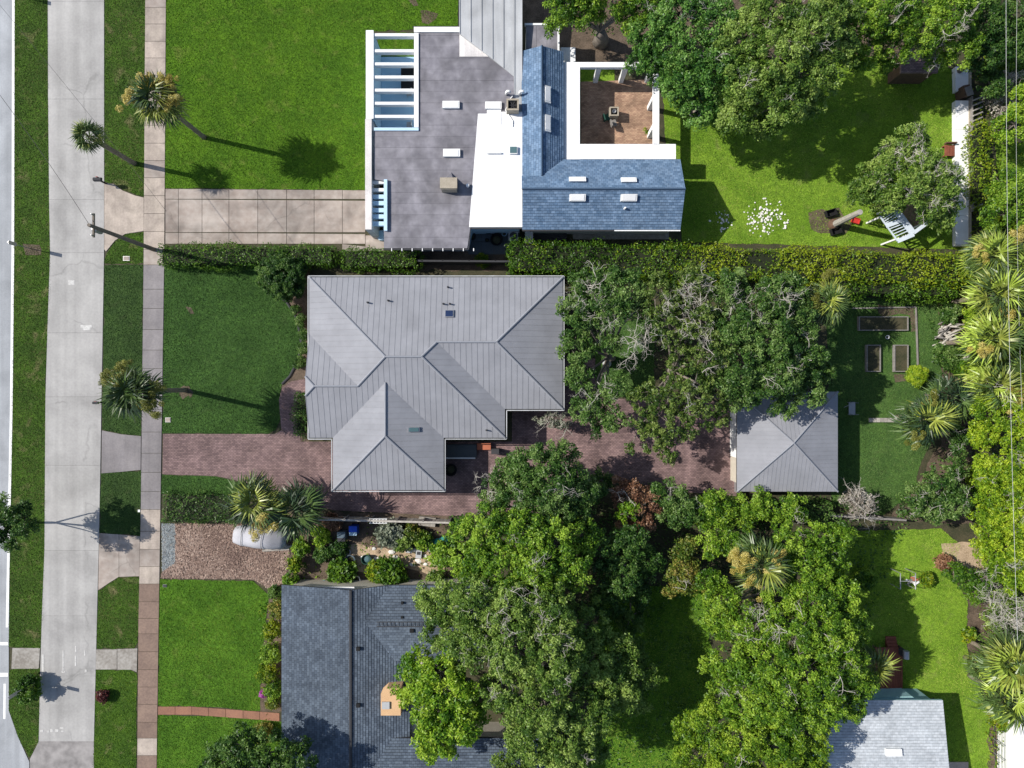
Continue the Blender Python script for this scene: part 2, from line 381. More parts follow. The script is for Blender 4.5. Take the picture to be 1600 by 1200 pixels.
FR = []
def frond_meshes():
    for v in range(4):
        rng = random.Random(50 + v); b = MB(); n = 17; hub = .5
        b.add([(0, -.02, 0), (0, .02, 0), (hub, .018, .03), (hub, -.018, .03)], [(0, 1, 2, 3)])
        for i in range(n):
            a = R(-100 + 200 * i / (n - 1) + rng.uniform(-4, 4)); ln = (.78 - .25 * abs(i / (n - 1) - .5)) * rng.uniform(.85, 1.1)
            ca, sa = math.cos(a), math.sin(a); w0, w1 = .010, .030; dr = rng.uniform(.1, .38)
            tw = rng.choice((-1, 1)) * .02
            b.add([(hub - sa * -w0, ca * -w0, .03), (hub - sa * w0, ca * w0, .03),
                   (hub + ca * ln * .55 - sa * w1, sa * ln * .55 + ca * w1, .04 + tw), (hub + ca * ln * .55 + sa * w1, sa * ln * .55 - ca * w1, .04 - tw),
                   (hub + ca * ln, sa * ln, .03 - dr)], [(0, 1, 2, 3), (3, 2, 4)])
        FR.append({k: b.mesh('frond', MATS[k]) for k in ('palm_green', 'palm_yellow', 'palm_dark', 'palm_dead', 'palm_lime')})

def palm(label, px, py, h, r, seed, mix=('palm_green',), n=30, flowers=0, name='fan_palm', trunk_r=.17, lean=(0, 0), low=-35, group=None, fcol='palm_flower'):
    rng = random.Random(seed); x, y = X(px, h), Y(py, h); bx, by = x - lean[0], y - lean[1]
    root = thing(name, label, 'palm tree', (bx, by, 0), group)
    t = MB(); t.smooth = True
    k = max(3, int(h / .5)); pts = [(bx + (x - bx) * (i / k) ** 1.2 , by + (y - by) * (i / k) ** 1.2, h * i / k - .05) for i in range(k + 1)]
    t.tube(pts, [trunk_r * (1.25 if i == 0 else 1.0 + .09 * (i % 2)) for i in range(k + 1)], 9)
    t.build('trunk', MATS['bark_palm'], root)
    sc = r * S * (H - h) / H / 1.28
    for i in range(n):
        u = i / (n - 1); el = R(72 + (low - 72) * u ** .8 + rng.uniform(-8, 8)); az = i * 2.39996 + rng.uniform(-.25, .25)
        m = rng.choice(mix) if u < .93 or 'palm_dead' not in mix else 'palm_dead'
        o = bpy.data.objects.new('frond', FR[rng.randrange(4)][m]); C.objects.link(o); o.parent = root
        d = Vector((math.cos(az) * math.cos(el), math.sin(az) * math.cos(el), math.sin(el)))
        o.location = (x - bx + d.x * .1, y - by + d.y * .1, h + d.z * .1)
        q = Vector((0, 0, 1)); o.rotation_mode = 'ZYX' if False else 'XYZ'
        o.rotation_euler = (rng.uniform(-.6, .6), -el, az)
        s = sc * rng.uniform(.68, 1.12); o.scale = (s, s, s)
    for i in range(flowers):
        a = rng.uniform(0, 6.28); rr = sc * rng.uniform(.6, 1.1); c = np.array([x + math.cos(a) * rr, y + math.sin(a) * rr, h + sc * rng.uniform(.3, .6)])
        g = np.random.default_rng(seed + i); cl = c + g.normal(size=(9, 3)) * np.array([.17, .17, .1]) * sc
        q, tn = clump_leaves(g, cl, g.uniform(.1, .17, 9) * sc, .07, .05, .8)
        link('flower_cluster', np_mesh('flower_cluster', q, 3, MATS[fcol], tn, org(root)), root)
    return root

def undergrowth(px, m, dens, seed, size=.22, hgt=.45):
    """weeds and low leaves over a polygon of ground, one object"""
    pl = PL(px); xs_ = [p[0] for p in pl]; ys_ = [p[1] for p in pl]; rng = np.random.default_rng(seed)
    n = int((max(xs_) - min(xs_)) * (max(ys_) - min(ys_)) * dens); c = np.stack([rng.uniform(min(xs_), max(xs_), n), rng.uniform(min(ys_), max(ys_), n)], 1)
    w = np.sin(c[:, 0] * 1.1 + seed) * np.sin(c[:, 1] * 1.3) + .6 * np.sin(c[:, 0] * 2.7) * np.sin(c[:, 1] * 3.1 + seed); keep = w + rng.normal(size=n) * .4 > -.1
    j = len(pl) - 1; ins = np.zeros(n, bool)
    for i in range(len(pl)):
        (xi, yi), (xj, yj) = pl[i], pl[j]
        ins ^= ((yi > c[:, 1]) != (yj > c[:, 1])) & (c[:, 0] < (xj - xi) * (c[:, 1] - yi) / (yj - yi + 1e-12) + xi); j = i
    c = c[keep & ins]; n = len(c)
    p = np.concatenate([c, (rng.uniform(.03, 1, n) ** 2 * hgt)[:, None]], 1)
    q = leaf_quads(rng, p, unit(np.array([0, 0, .8]) + rng.normal(size=(n, 3)) * .6), size, size * .6)
    LEAFCOUNT[0] += n
    return link('undergrowth', np_mesh('undergrowth', q, 3, m, rng.uniform(.1, .9, n)), None, 'stuff')

def scatter(name, px, m, dens, size, seed, z=.02, flat=False, hgt=.07, label=None, cat=None):
    """short blades or loose chips over a polygon of ground, one object"""
    pl = np.array(PL(px)); rng = np.random.default_rng(seed)
    lo, hi = pl.min(0), pl.max(0); n = int(np.prod(hi - lo) * dens); p = rng.uniform(lo, hi, (n, 2))
    ins = np.zeros(n, bool); j = len(pl) - 1
    for i in range(len(pl)):
        (xi, yi), (xj, yj) = pl[i], pl[j]
        c = ((yi > p[:, 1]) != (yj > p[:, 1])) & (p[:, 0] < (xj - xi) * (p[:, 1] - yi) / (yj - yi + 1e-12) + xi); ins ^= c; j = i
    p = p[ins]; N = len(p); a = rng.uniform(0, 6.28, N); w = size * rng.uniform(.6, 1.3, N)
    d = np.stack([np.cos(a), np.sin(a), np.zeros(N)], 1) * w[:, None] * .5
    c = np.concatenate([p, np.full((N, 1), z)], 1)
    if flat:
        e = np.stack([-np.sin(a), np.cos(a), np.zeros(N)], 1) * (w * rng.uniform(.3, .6, N))[:, None]
        c = c + np.array([0, 0, .012]) + np.stack([np.zeros(N)] * 2 + [rng.uniform(0, .03, N)], 1)
        e[:, 2] += rng.normal(size=N) * .02; d[:, 2] += rng.normal(size=N) * .015
        v = np.stack([c - d - e * .5, c + d - e * .5, c + d + e * .5, c - d + e * .5], 1); k = 4
    else:
        tip = c + np.concatenate([rng.normal(size=(N, 2)) * hgt * .7, (hgt * rng.uniform(.5, 1.2, N))[:, None]], 1)
        v = np.stack([c - d, c + d, tip], 1); k = 3
    t = np.clip(.5 + rng.normal(size=N) * .22 + .2 * np.sin(p[:, 0] * .5 + seed) * np.sin(p[:, 1] * .6 + seed) + .12 * np.sin(p[:, 0] * 2.1) * np.sin(p[:, 1] * 1.7), 0, 1)
    o = link(name, np_mesh(name, v, k, m, t), None, 'stuff')
    if label: tag(o, label, cat)
    return o
# ------------------------------------------------------------------ materials
mat('bark_grey', (.24, .21, .18), (.13, .11, .09), 4, fine=30, bump=.5)
mat('bark_pale', (.50, .47, .42), (.36, .33, .29), 5)
mat('bark_palm', (.26, .22, .17), (.15, .12, .09), 5, fine=25, bump=.6)
mat('hedge_core', (.018, .025, .008), (.012, .015, .006))
lawn_mat('lawn_bright', (.085, .180, .010), (.055, .130, .008), (.19, .20, .05), .75)
lawn_mat('lawn_lot', (.050, .112, .024), (.034, .080, .017), (.09, .095, .05), .3)
lawn_mat('lawn_verge', (.055, .115, .012), (.035, .075, .010), (.19, .165, .08), .95)
lawn_mat('lawn_lot_verge', (.044, .086, .022), (.032, .062, .017), (.09, .075, .05), .6)
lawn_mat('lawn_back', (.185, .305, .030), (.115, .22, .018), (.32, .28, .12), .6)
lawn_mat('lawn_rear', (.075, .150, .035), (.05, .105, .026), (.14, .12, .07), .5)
lawn_mat('lawn_south', (.085, .19, .016), (.05, .125, .01), (.20, .21, .06), .6)
mat('soil', (.075, .065, .036), (.028, .034, .015), 1.2, fine=9, bump=.5, bscale=12)
mat('leaf_litter', (.15, .11, .08), (.06, .045, .03), 1.5, fine=12, bump=.6, bscale=14)
mat('sand_path', (.50, .38, .26), (.26, .19, .12), 1.4, fine=11, bump=.4)
mat('concrete_road', (.395, .385, .37), (.335, .325, .315), .6, fine=6, rough=.8, bump=.15, rnd=.03)
mat('concrete_walk', (.45, .385, .325), (.35, .295, .255), .9, fine=8, rnd=.10, bump=.15)
mat('concrete_grey', (.255, .235, .235), (.20, .185, .19), .9, fine=8, rnd=.07, bump=.15)
mat('concrete_brown', (.235, .165, .128), (.16, .112, .09), .8, fine=7, rnd=.12, bump=.15)
mat('concrete_pink', (.30, .15, .095), (.22, .11, .075), 1.2, fine=9, rnd=.12)
mat('concrete_dirty', (.36, .34, .31), (.21, .19, .165), .8, fine=5, rnd=.06)
mat('concrete_drive', (.41, .36, .32), (.31, .255, .22), .35, fine=2.2, rnd=.06, bump=.1)
mat('asphalt_pale', (.385, .40, .42), (.33, .345, .365), .5, fine=9, rough=.9)
mat('asphalt_stained', (.33, .31, .30), (.17, .16, .155), .5, fine=1.6)
mat('road_paint', (.82, .82, .80), (.70, .70, .68), 3)
mat('worn_paint', (.60, .59, .57), (.42, .41, .39), 5)
brick_mat('pavers', (.300, .200, .190), (.180, .118, .118), (.085, .062, .062), .23, .115, msize=.01)
brick_mat('pavers_tan', (.46, .30, .20), (.30, .18, .125), (.20, .14, .10), .22, .11, msize=.008, extra=.5)
mat('mulch_base', (.16, .11, .085), (.09, .06, .05), 1.2, fine=10)
def chips_mat(name, a, b, c): return leaf_mat(name, a, b, c, 0.0, .9)
chips_mat('wood_chips', (.13, .085, .07), (.27, .185, .145), (.42, .32, .26))
chips_mat('grey_gravel', (.18, .20, .20), (.28, .31, .32), (.38, .40, .40))
chips_mat('white_stone', (.45, .44, .40), (.7, .69, .66), (.85, .84, .82))
mat('stone_white', (.80, .78, .74), (.62, .6, .56), 3, rnd=.1)
G = leaf_mat
G('blade_bright', (.045, .12, .006), (.10, .21, .012), (.19, .29, .025), .2, .8)
G('blade_lot', (.026, .065, .012), (.056, .125, .026), (.085, .155, .040), .2, .8)
G('blade_verge', (.035, .07, .010), (.075, .135, .018), (.20, .19, .07), .2, .8)
G('blade_back', (.10, .20, .012), (.21, .35, .028), (.36, .42, .08), .2, .8)
G('blade_rear', (.04, .09, .018), (.085, .165, .036), (.15, .21, .07), .2, .8)
G('oak_leaf', (.030, .092, .006), (.130, .255, .017), (.305, .445, .048))
G('oak_pale', (.040, .095, .012), (.140, .240, .034), (.300, .405, .092))
G('oak_lot', (.020, .062, .010), (.078, .165, .026), (.200, .295, .082))
G('maple_leaf', (.05, .14, .006), (.18, .33, .016), (.34, .47, .045))
G('yellow_leaf', (.06, .14, .006), (.20, .33, .014), (.40, .50, .035))
G('dark_leaf', (.014, .052, .008), (.050, .122, .018), (.135, .230, .045))
G('ficus_leaf', (.022, .068, .006), (.065, .155, .012), (.14, .25, .02))
G('hedge_yellow', (.025, .075, .005), (.085, .18, .010), (.27, .34, .014))
G('croton_leaf', (.05, .10, .01), (.17, .22, .03), (.33, .26, .06))
G('rusty_leaf', (.10, .045, .025), (.22, .11, .06), (.34, .20, .11), .1)
G('silver_leaf', (.12, .15, .10), (.24, .27, .19), (.38, .40, .31))
G('grey_twig_leaf', (.14, .12, .10), (.27, .24, .20), (.42, .39, .34), .05)
G('red_leaf', (.05, .012, .012), (.13, .03, .025), (.28, .10, .07))
G('vine_leaf', (.05, .12, .006), (.15, .25, .012), (.33, .37, .02), .35)
G('magenta', (.25, .02, .2), (.4, .06, .35), (.5, .15, .45))
G('palm_flower', (.26, .21, .03), (.45, .37, .08), (.60, .52, .18), .15)
G('palm_flower_lot', (.10, .11, .015), (.19, .20, .035), (.28, .28, .06), .15)
for k, a, b in (('palm_green', (.075, .125, .028), (.05, .09, .018)), ('palm_yellow', (.24, .27, .045), (.15, .19, .03)), ('palm_dark', (.032, .062, .022), (.02, .042, .015)), ('palm_dead', (.26, .18, .08), (.17, .11, .05))):
    mat(k, a, b, 3, rough=.42, rnd=.3, spec=.5)
mat('metal_roof', (.278, .283, .308), (.254, .259, .282), .35, fine=2.2, rough=.8, metal=.0, spec=.15, rnd=.02)
mat('metal_roof_pale', (.27, .28, .31), (.25, .26, .29), .5, fine=3, rough=.8, spec=.15, rnd=.02)
mat('wall_cream', (.55, .50, .42)); mat('wall_white', (.80, .79, .77), (.74, .73, .71), .8); mat('wall_blue', (.50, .66, .78), (.43, .60, .73), .8)
mat('porch_blue', (.40, .58, .72), (.35, .53, .68), .7); mat('teal_wall', (.30, .50, .52))
mat('roof_white', (.86, .86, .86), (.78, .78, .78), .5, rough=.6); mat('roof_dirty_white', (.78, .75, .73), (.62, .58, .56), .7)
mat('membrane', (.265, .255, .28), (.175, .168, .19), .45, fine=2.2, rough=.8, rnd=.05, bump=.1, bscale=8)
mat('galvanised', (.50, .51, .52), (.43, .44, .45), .5, rough=.5, rnd=.05)
brick_mat('shingle_blue', (.165, .245, .36), (.085, .145, .235), (.05, .085, .14), .3, .2, coord='UV', msize=.008, extra=.18, bump=.5)
brick_mat('shingle_slate', (.115, .145, .185), (.066, .086, .116), (.03, .035, .045), .3, .2, coord='UV', msize=.008, extra=.18, bump=.5)
brick_mat('shingle_pale', (.50, .53, .56), (.40, .43, .46), (.30, .32, .34), .3, .2, coord='UV', msize=.006, extra=.15, bump=.3)
mat('white_shade_tint', (.60, .66, .71), (.50, .56, .62), 2); mat('white_paint', (.80, .80, .79), (.72, .72, .71), 2); mat('black', (.012, .012, .013)); mat('dark_grey', (.05, .05, .055)); mat('grey_wood', (.27, .25, .23), (.16, .15, .14), 6, fine=30)  # arbour white carries its shade as a grey-blue tint
mat('red_wood', (.26, .085, .05), (.16, .05, .032), 3, rnd=.15); mat('weathered_wood', (.42, .39, .35), (.28, .26, .23), 4, rnd=.15); mat('brown_wood', (.14, .08, .05), (.08, .05, .035), 4)
mat('glass_dark', (.02, .035, .09), rough=.08, spec=.6); mat('glass_teal', (.10, .18, .19), rough=.1, spec=.6); mat('terracotta', (.46, .15, .085)); mat('tan_stone', (.40, .35, .28), (.30, .26, .2), 3)
mat('chimney_tan', (.62, .40, .22), (.52, .33, .18), 2); mat('metal_grey', (.45, .45, .46), rough=.4, metal=.6); mat('red_paint', (.52, .04, .03)); mat('blue_plastic', (.02, .08, .50)); mat('blue_lid', (.35, .5, .62))
mat('cover_grey', (.42, .42, .45), (.35, .35, .38), 1.2, rough=.7); mat('tarp_teal', (.06, .36, .32), (.04, .25, .22), 5); mat('green_plastic', (.08, .30, .10)); mat('dark_green', (.02, .07, .05)); mat('shed_blue', (.10, .14, .17))
mat('pole_wood', (.20, .17, .14), (.13, .11, .09), 5); mat('wire', (.05, .05, .05)); mat('wire_pale', (.55, .55, .55))
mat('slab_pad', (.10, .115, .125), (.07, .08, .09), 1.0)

G('oak_blue', (.022, .080, .012), (.085, .205, .030), (.210, .365, .075))
G('oak_warm', (.032, .092, .006), (.130, .258, .015), (.310, .450, .045))
G('oak_lot_warm', (.022, .056, .008), (.090, .155, .022), (.215, .280, .070))
G('olive_leaf', (.04, .11, .006), (.155, .275, .014), (.33, .45, .04))
mat('palm_lime', (.32, .41, .06), (.20, .29, .03), 3, rough=.42, rnd=.3, spec=.5)
frond_meshes()
for nm_, kw in (('concrete_road', dict(streak=(1.6, .04), amt=.13, stain=.22, crack=.12)), ('asphalt_pale', dict(streak=(1.2, .03), amt=.2, stain=.22)), ('concrete_walk', dict(amt=.12, stain=.3, stain_scale=.8)), ('concrete_drive', dict(streak=(.1, 1.2), amt=.16, stain=.4, crack=.2, stain_scale=.5)), ('concrete_grey', dict(amt=.1, stain=.2)), ('membrane', dict(streak=(.9, .5), amt=.25, stain=.35, stain_scale=.5)), ('roof_white', dict(streak=(.5, 1.5), amt=.06, stain=.13)), ('metal_roof', dict(streak=(.7, .7), amt=.06, stain=.12)), ('pavers', dict(amt=.1, stain=.25)), ('shingle_slate', dict(streak=(.4, .4), amt=.15, stain=.15)), ('roof_dirty_white', dict(amt=.2, stain=.35)), ('galvanised', dict(streak=(2, .2), amt=.15, stain=.2))): weathered(MATS[nm_], **kw)

# ------------------------------------------------------------------ ground and roads
def base_ground():
    s = 700; MB().add([(-s, -s, 0), (s, -s, 0), (s, s, 0), (-s, s, 0)], [(0, 1, 2, 3)]).build('ground', MATS['soil'])['kind'] = 'structure'
base_ground()
LAWNS = [
 ('front_lawn', 'lawn_bright', 'blade_bright', [(259, -60), (716, -60), (716, 40), (652, 46), (572, 50), (572, 297), (258, 294)]),
 ('road_verge', 'lawn_verge', 'blade_verge', [(163, -60), (228, -60), (226, 307), (212, 304), (192, 296), (178, 286), (163, 284)]),
 ('road_verge', 'lawn_verge', 'blade_verge', [(166, 396), (180, 378), (196, 367), (226, 362), (225, 412), (163, 412)]),
 ('road_verge', 'lawn_lot_verge', 'blade_lot', [(163, 414), (224, 414), (221, 681), (190, 678), (160, 672)]),
 ('front_lawn', 'lawn_lot', 'blade_lot', [(257, 414), (405, 414), (420, 455), (448, 474), (464, 500), (470, 535), (466, 562), (452, 588), (440, 600), (436, 622), (438, 655), (430, 672), (418, 678), (254, 677)]),
 ('road_verge', 'lawn_lot_verge', 'blade_lot', [(158, 740), (221, 735), (219, 837), (186, 834), (156, 832)]),
 ('side_lawn', 'lawn_lot', 'blade_lot', [(253, 742), (330, 743), (385, 756), (370, 772), (253, 772)]),
 ('median_strip', 'lawn_verge', 'blade_verge', [(23, -60), (75, -60), (77, 300), (79, 410), (78, 480), (72, 560), (71, 800), (68, 960), (64, 1013), (14, 1011), (17, 700), (21, 400)]),
 ('median_strip', 'lawn_verge', 'blade_verge', [(15, 1045), (62, 1043), (63, 1110), (60, 1160), (46, 1183), (28, 1150), (14, 1110)]),
 ('road_verge', 'lawn_verge', 'blade_verge', [(153, 923), (185, 903), (218, 901), (216, 1003), (210, 1013), (151, 1013)]),
 ('road_verge', 'lawn_verge', 'blade_bright', [(150, 1047), (203, 1046), (214, 1053), (213, 1230), (145, 1230)]),
 ('front_lawn', 'lawn_south', 'blade_bright', [(249, 905), (395, 908), (420, 930), (412, 1000), (408, 1060), (406, 1111), (330, 1104), (247, 1103)]),
 ('front_lawn', 'lawn_south', 'blade_bright', [(246, 1117), (330, 1119), (440, 1127), (440, 1230), (245, 1230)]),
 ('back_lawn', 'lawn_back', 'blade_back', [(1034, 120), (1110, 100), (1300, 80), (1500, 110), (1505, 390), (1065, 378), (1065, 360), (1040, 220)]),
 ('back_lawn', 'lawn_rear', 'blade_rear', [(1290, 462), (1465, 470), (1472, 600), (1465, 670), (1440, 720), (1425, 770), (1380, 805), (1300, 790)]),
 ('back_lawn', 'lawn_south', 'blade_back', [(940, 925), (1000, 915), (1100, 920), (1105, 980), (1118, 1050), (1112, 1120), (1075, 1160), (1060, 1230), (920, 1230), (925, 1100)]),
 ('back_lawn', 'lawn_back', 'blade_back', [(1320, 830), (1470, 826), (1500, 850), (1488, 900), (1512, 940), (1510, 1010), (1545, 1120), (1548, 1230), (1470, 1230), (1460, 1090), (1290, 1085), (1300, 950)]),
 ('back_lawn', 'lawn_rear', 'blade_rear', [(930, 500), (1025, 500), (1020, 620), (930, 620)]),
 ('front_lawn', 'lawn_bright', 'blade_bright', [(590, 52), (668, 52), (668, 92), (590, 92)]),
 ('rear_lawn', 'lawn_back', 'blade_back', [(1555, 225), (1640, 220), (1640, 285), (1560, 280)]),
]
for i, (nm, m, bl, px) in enumerate(LAWNS):
    px = ragged(px, 1.3, 6, i)
    sheet(nm, px, .020, MATS[m])
    scatter('grass', px, MATS[bl], 330, .075, 100 + i, .018, hgt=.042)
def bed(name, m, px, z=.012): return sheet(name, ragged(px, 4.0, 9, len(px)), z, MATS[m])
bed('garden_bed', 'leaf_litter', [(438, 425), (485, 425), (485, 690), (455, 690), (440, 600), (468, 560), (472, 530), (450, 470)])
bed('bare_soil', 'leaf_litter', [(815, -60), (1420, -60), (1420, 90), (1250, 110), (1110, 120), (1034, 140), (1020, 100), (870, 100), (815, 40)])
bed('bare_soil', 'leaf_litter', [(1465, 470), (1520, 470), (1520, 820), (1390, 810), (1440, 745), (1470, 690)])
bed('bare_soil', 'leaf_litter', [(1370, 478), (1430, 478), (1431, 520), (1422, 520), (1420, 492), (1370, 490)], .026); bed('bare_soil', 'leaf_litter', [(1396, 584), (1422, 584), (1424, 596), (1400, 598)], .026)
bed('bare_soil', 'sand_path', [(1470, 848), (1548, 848), (1540, 920), (1490, 905)], .024)
bed('bare_soil', 'leaf_litter', [(1512, 900), (1560, 920), (1580, 1230), (1545, 1230), (1545, 1110), (1512, 1000)], .026)
bed('bare_soil', 'leaf_litter', [(1265, 335), (1310, 325), (1330, 350), (1318, 368), (1270, 362)], .025)
bed('bare_soil', 'leaf_litter', [(36, 380), (60, 382), (64, 400), (40, 398)], .026)
bed('tree_ring', 'leaf_litter', [(291 + 11 * math.cos(a * .42), 613 + 11 * math.sin(a * .42)) for a in range(15)], .03)
bed('bare_patch', 'leaf_litter', [(656, 20), (668, 16), (682, 22), (684, 30), (672, 36), (660, 32)], .025)
bed('bare_patch', 'leaf_litter', [(638, 0), (650, -2), (652, 8), (644, 12)], .025)
bed('bare_patch', 'leaf_litter', [(290, 478), (300, 480), (302, 490), (294, 492)], .025)
bed('garden_bed', 'leaf_litter', [(450, 800), (700, 805), (705, 925), (440, 925)], .014)
bed('sand_path', 'sand_path', [(530, 860), (560, 850), (600, 858), (660, 860), (690, 870), (700, 900), (660, 895), (610, 880), (580, 895), (540, 890)], .02)
bed('garden_bed', 'leaf_litter', [(420, 925), (445, 925), (442, 1110), (404, 1112), (412, 1000)], .016)
bed('bare_soil', 'leaf_litter', [(640, 385), (800, 385), (800, 422), (640, 422)], .014)
# mulch parking patch
MU = [(274, 818), (455, 820), (452, 870), (440, 935), (398, 905), (252, 903), (254, 893), (274, 880)]
sheet('mulch_patch', MU, .022, MATS['mulch_base'])
scatter('wood_chips', MU, MATS['wood_chips'], 260, .14, 31, .022, flat=True)
GR = [(253, 818), (274, 818), (274, 880), (254, 893)]
sheet('gravel_strip', GR, .02, MATS['concrete_dirty'], ); scatter('gravel', GR, MATS['grey_gravel'], 500, .09, 32, .02, flat=True)

def xr(edge, y):
    for (y0, x0), (y1, x1) in zip(edge, edge[1:]):
        if y <= y1: return x0 + (x1 - x0) * (y - y0) / (y1 - y0)
    return edge[-1][1]
def slab_run(root_name, left, right, joints, mats, z=.05, gap=.35, name='slab'):
    """a paved strip as separately cast slabs with open joints"""
    root = bpy.data.objects.new(root_name, None); C.objects.link(root); root['kind'] = 'structure'
    for i, (a, b) in enumerate(zip(joints, joints[1:])):
        m = mats(i, (a + b) / 2) if callable(mats) else mats
        pl = [(xr(left, a), a + gap), (xr(right, a), a + gap), (xr(right, b), b - gap), (xr(left, b), b - gap)]
        MB().prism(PL(pl), -.05, z + random.uniform(-.004, .004)).build(name, MATS[m], root)
    return root
# highway, median crossing, service road
sheet('highway', [(-900, -900), (20, -900), (20, -60), (21, 400), (17, 700), (14, 1011), (14, 1110), (28, 1150), (46, 1190), (60, 2200), (-900, 2200)], .03, MATS['asphalt_pale'])
sheet('edge_line', [(19.5, -60), (23.5, -60), (22.5, 400), (20, 640), (13.5, 640 + 340), (9.5, 640 + 340), (16, 640), (18.5, 400)], .0345, MATS['road_paint'], th=.02)
sheet('stop_line', [(-20, 1003), (13, 1003), (13, 1008), (-20, 1008)], .0345, MATS['road_paint'], th=.02)
sheet('stop_line', [(-20, 1051), (13, 1051), (13, 1057), (-20, 1057)], .0345, MATS['road_paint'], th=.02)
sheet('edge_line', [(6, 1068), (9.5, 1068), (9, 1123), (5.5, 1123)], .0345, MATS['road_paint'], th=.02)
RL = [(-300, 76), (75, 75), (300, 77), (405, 79), (480, 77), (560, 72), (700, 71), (860, 70), (1013, 64), (1160, 61)]
RR = [(-300, 163), (400, 163), (560, 160), (800, 156), (920, 153), (1160, 147)]
slab_run('service_road', RL, RR, [-300, -150, 3, 155, 312, 395, 520, 620, 727, 860, 962, 1056, 1158], 'concrete_road', .04, .12)
sheet('side_road', [(47, 1186), (61, 1158), (147, 1157), (146, 2200), (60, 2200)], .028, MATS['asphalt_stained'])
def dashes(pts, w=1.6):
    for (x0, y0, x1, y1) in pts: sheet('road_marking', [(x0, y0), (x1, y0), (x1, y1), (x0, y1)], .0475, MATS['worn_paint'], th=.02)
dashes([(98.5, 1016, 100, 1049), (97, 1048, 102, 1050.5), (118, 1009, 120, 1018), (117.5, 1024, 119.5, 1040), (132, 1016, 134, 1024), (133, 1046, 136, 1050), (66, 1022, 69, 1050), (63, 1140, 68, 1143), (74, 1141, 77, 1144), (79, 1139, 83, 1143), (87, 1139, 92, 1143), (94, 1136, 100, 1138), (96, 1141, 100, 1143), (126, 508, 144, 512), (130, 512, 142, 516), (107, 438, 117, 445)])
slab_run('median_crossing', [(1010, 20), (1050, 18)], [(1010, 63), (1050, 61)], [1012, 1045], 'concrete_dirty', .036)
r = slab_run('crossing_path', [(1010, 151), (1050, 150)], [(1010, 183), (1050, 183)], [1014, 1046], 'concrete_dirty', .04)
MB().prism(PL([(183.7, 1014), (215, 1013), (214, 1050), (205, 1046), (183.7, 1046)]), -.05, .04).build('slab', MATS['concrete_dirty'], r)
# long sidewalk
SLf = [(-300, 229), (0, 227.5), (400, 225), (800, 220.5), (960, 217), (1200, 215), (1500, 213)]
SR = [(-300, 261), (0, 259.5), (400, 257), (800, 251), (960, 248.5), (1200, 245), (1500, 243)]
js = [-60, -29, 0, 12, 38, 65, 91, 118, 144, 171, 196, 224, 251, 278, 306, 334, 362, 390, 414, 452, 482, 515, 547, 576, 610, 640, 675, 708, 738, 768, 796, 830, 858, 885, 912, 940, 966, 990, 1018, 1046, 1073, 1100, 1128, 1153, 1180, 1210, 1240]
slab_run('sidewalk', SLf, SR, js, lambda i, y: 'concrete_grey' if 414 < y < 793 else ('concrete_brown' if 905 < y < 1150 or y > 1180 else ('concrete_drive' if i % 5 == 2 else 'concrete_walk')), .05, .3)
# driveway aprons and the neighbour's driveway
r = bpy.data.objects.new('driveway', None); C.objects.link(r); r['kind'] = 'structure'
def drive(pl, m='concrete_drive', z=.045): MB().prism(PL(pl), -.05, z + random.uniform(-.004, .004)).build('slab', MATS[m], r)
drive([(163.6, 286), (178, 288), (192, 298), (212, 306), (225, 309), (225, 361), (196, 365.5), (180, 376), (166, 393), (163.6, 390)], 'concrete_walk')
xs = [258.5, 279, 316, 358, 403, 448, 491, 535, 571]
for a, b in zip(xs, xs[1:]):
    for (y0, y1) in ((295.5, 311), (311.8, 363), (363.8, 381)): drive([(a + .4, y0 + (a - 258) * .007), (b - .3, y0 + (b - 258) * .007), (b - .3, y1), (a + .4, y1)])
drive([(571.4, 368), (600, 368), (600, 388), (571.4, 388)]); drive([(535, 381.6), (600, 388.6), (600, 392), (535, 392)])
r = bpy.data.objects.new('driveway_apron', None); C.objects.link(r); r['kind'] = 'structure'
drive([(159.6, 672.5), (190, 678.6), (220.6, 681.5), (220.2, 734), (190, 737), (159, 739.5)], 'concrete_grey'); 
r = bpy.data.objects.new('driveway_apron', None); C.objects.link(r); r['kind'] = 'structure'
drive([(155.5, 833), (186, 835), (186, 901), (170, 911), (154, 922)], 'concrete_drive'); drive([(186.5, 835), (219, 838), (218, 900), (186.5, 901)], 'concrete_drive')
# brown stepping path across the south lawn
r = bpy.data.objects.new('garden_path', None); C.objects.link(r); r['kind'] = 'structure'
xs = [247, 274, 300, 326, 353, 380, 406, 437]
for a, b in zip(xs, xs[1:]):
    f = lambda q: 1103.8 + max(0, q - 300) * .075
    drive([(a + .3, f(a)), (b - .3, f(b)), (b - .3, f(b) + 12.5), (a + .3, f(a) + 12.5)], 'concrete_pink', .04)
# brick paved drive and court
sheet('brick_driveway', [(255, 678), (430, 678), (440, 672), (470, 690), (520, 690), (800, 690), (800, 640), (880, 640), (880, 560), (930, 560), (930, 622), (1152, 628), (1152, 775), (1060, 768), (940, 745), (880, 800), (700, 806), (520, 797), (490, 790), (440, 772), (400, 757), (340, 744), (254, 741)], .036, MATS['pavers'])
pa = [(470, 690), (440, 671), (438, 650), (436, 625), (441, 606), (455, 596), (476, 592), (500, 592), (500, 612), (478, 613), (468, 616), (463, 628), (462, 650), (468, 672)]
sheet('brick_path', pa, .0405, MATS['pavers'])

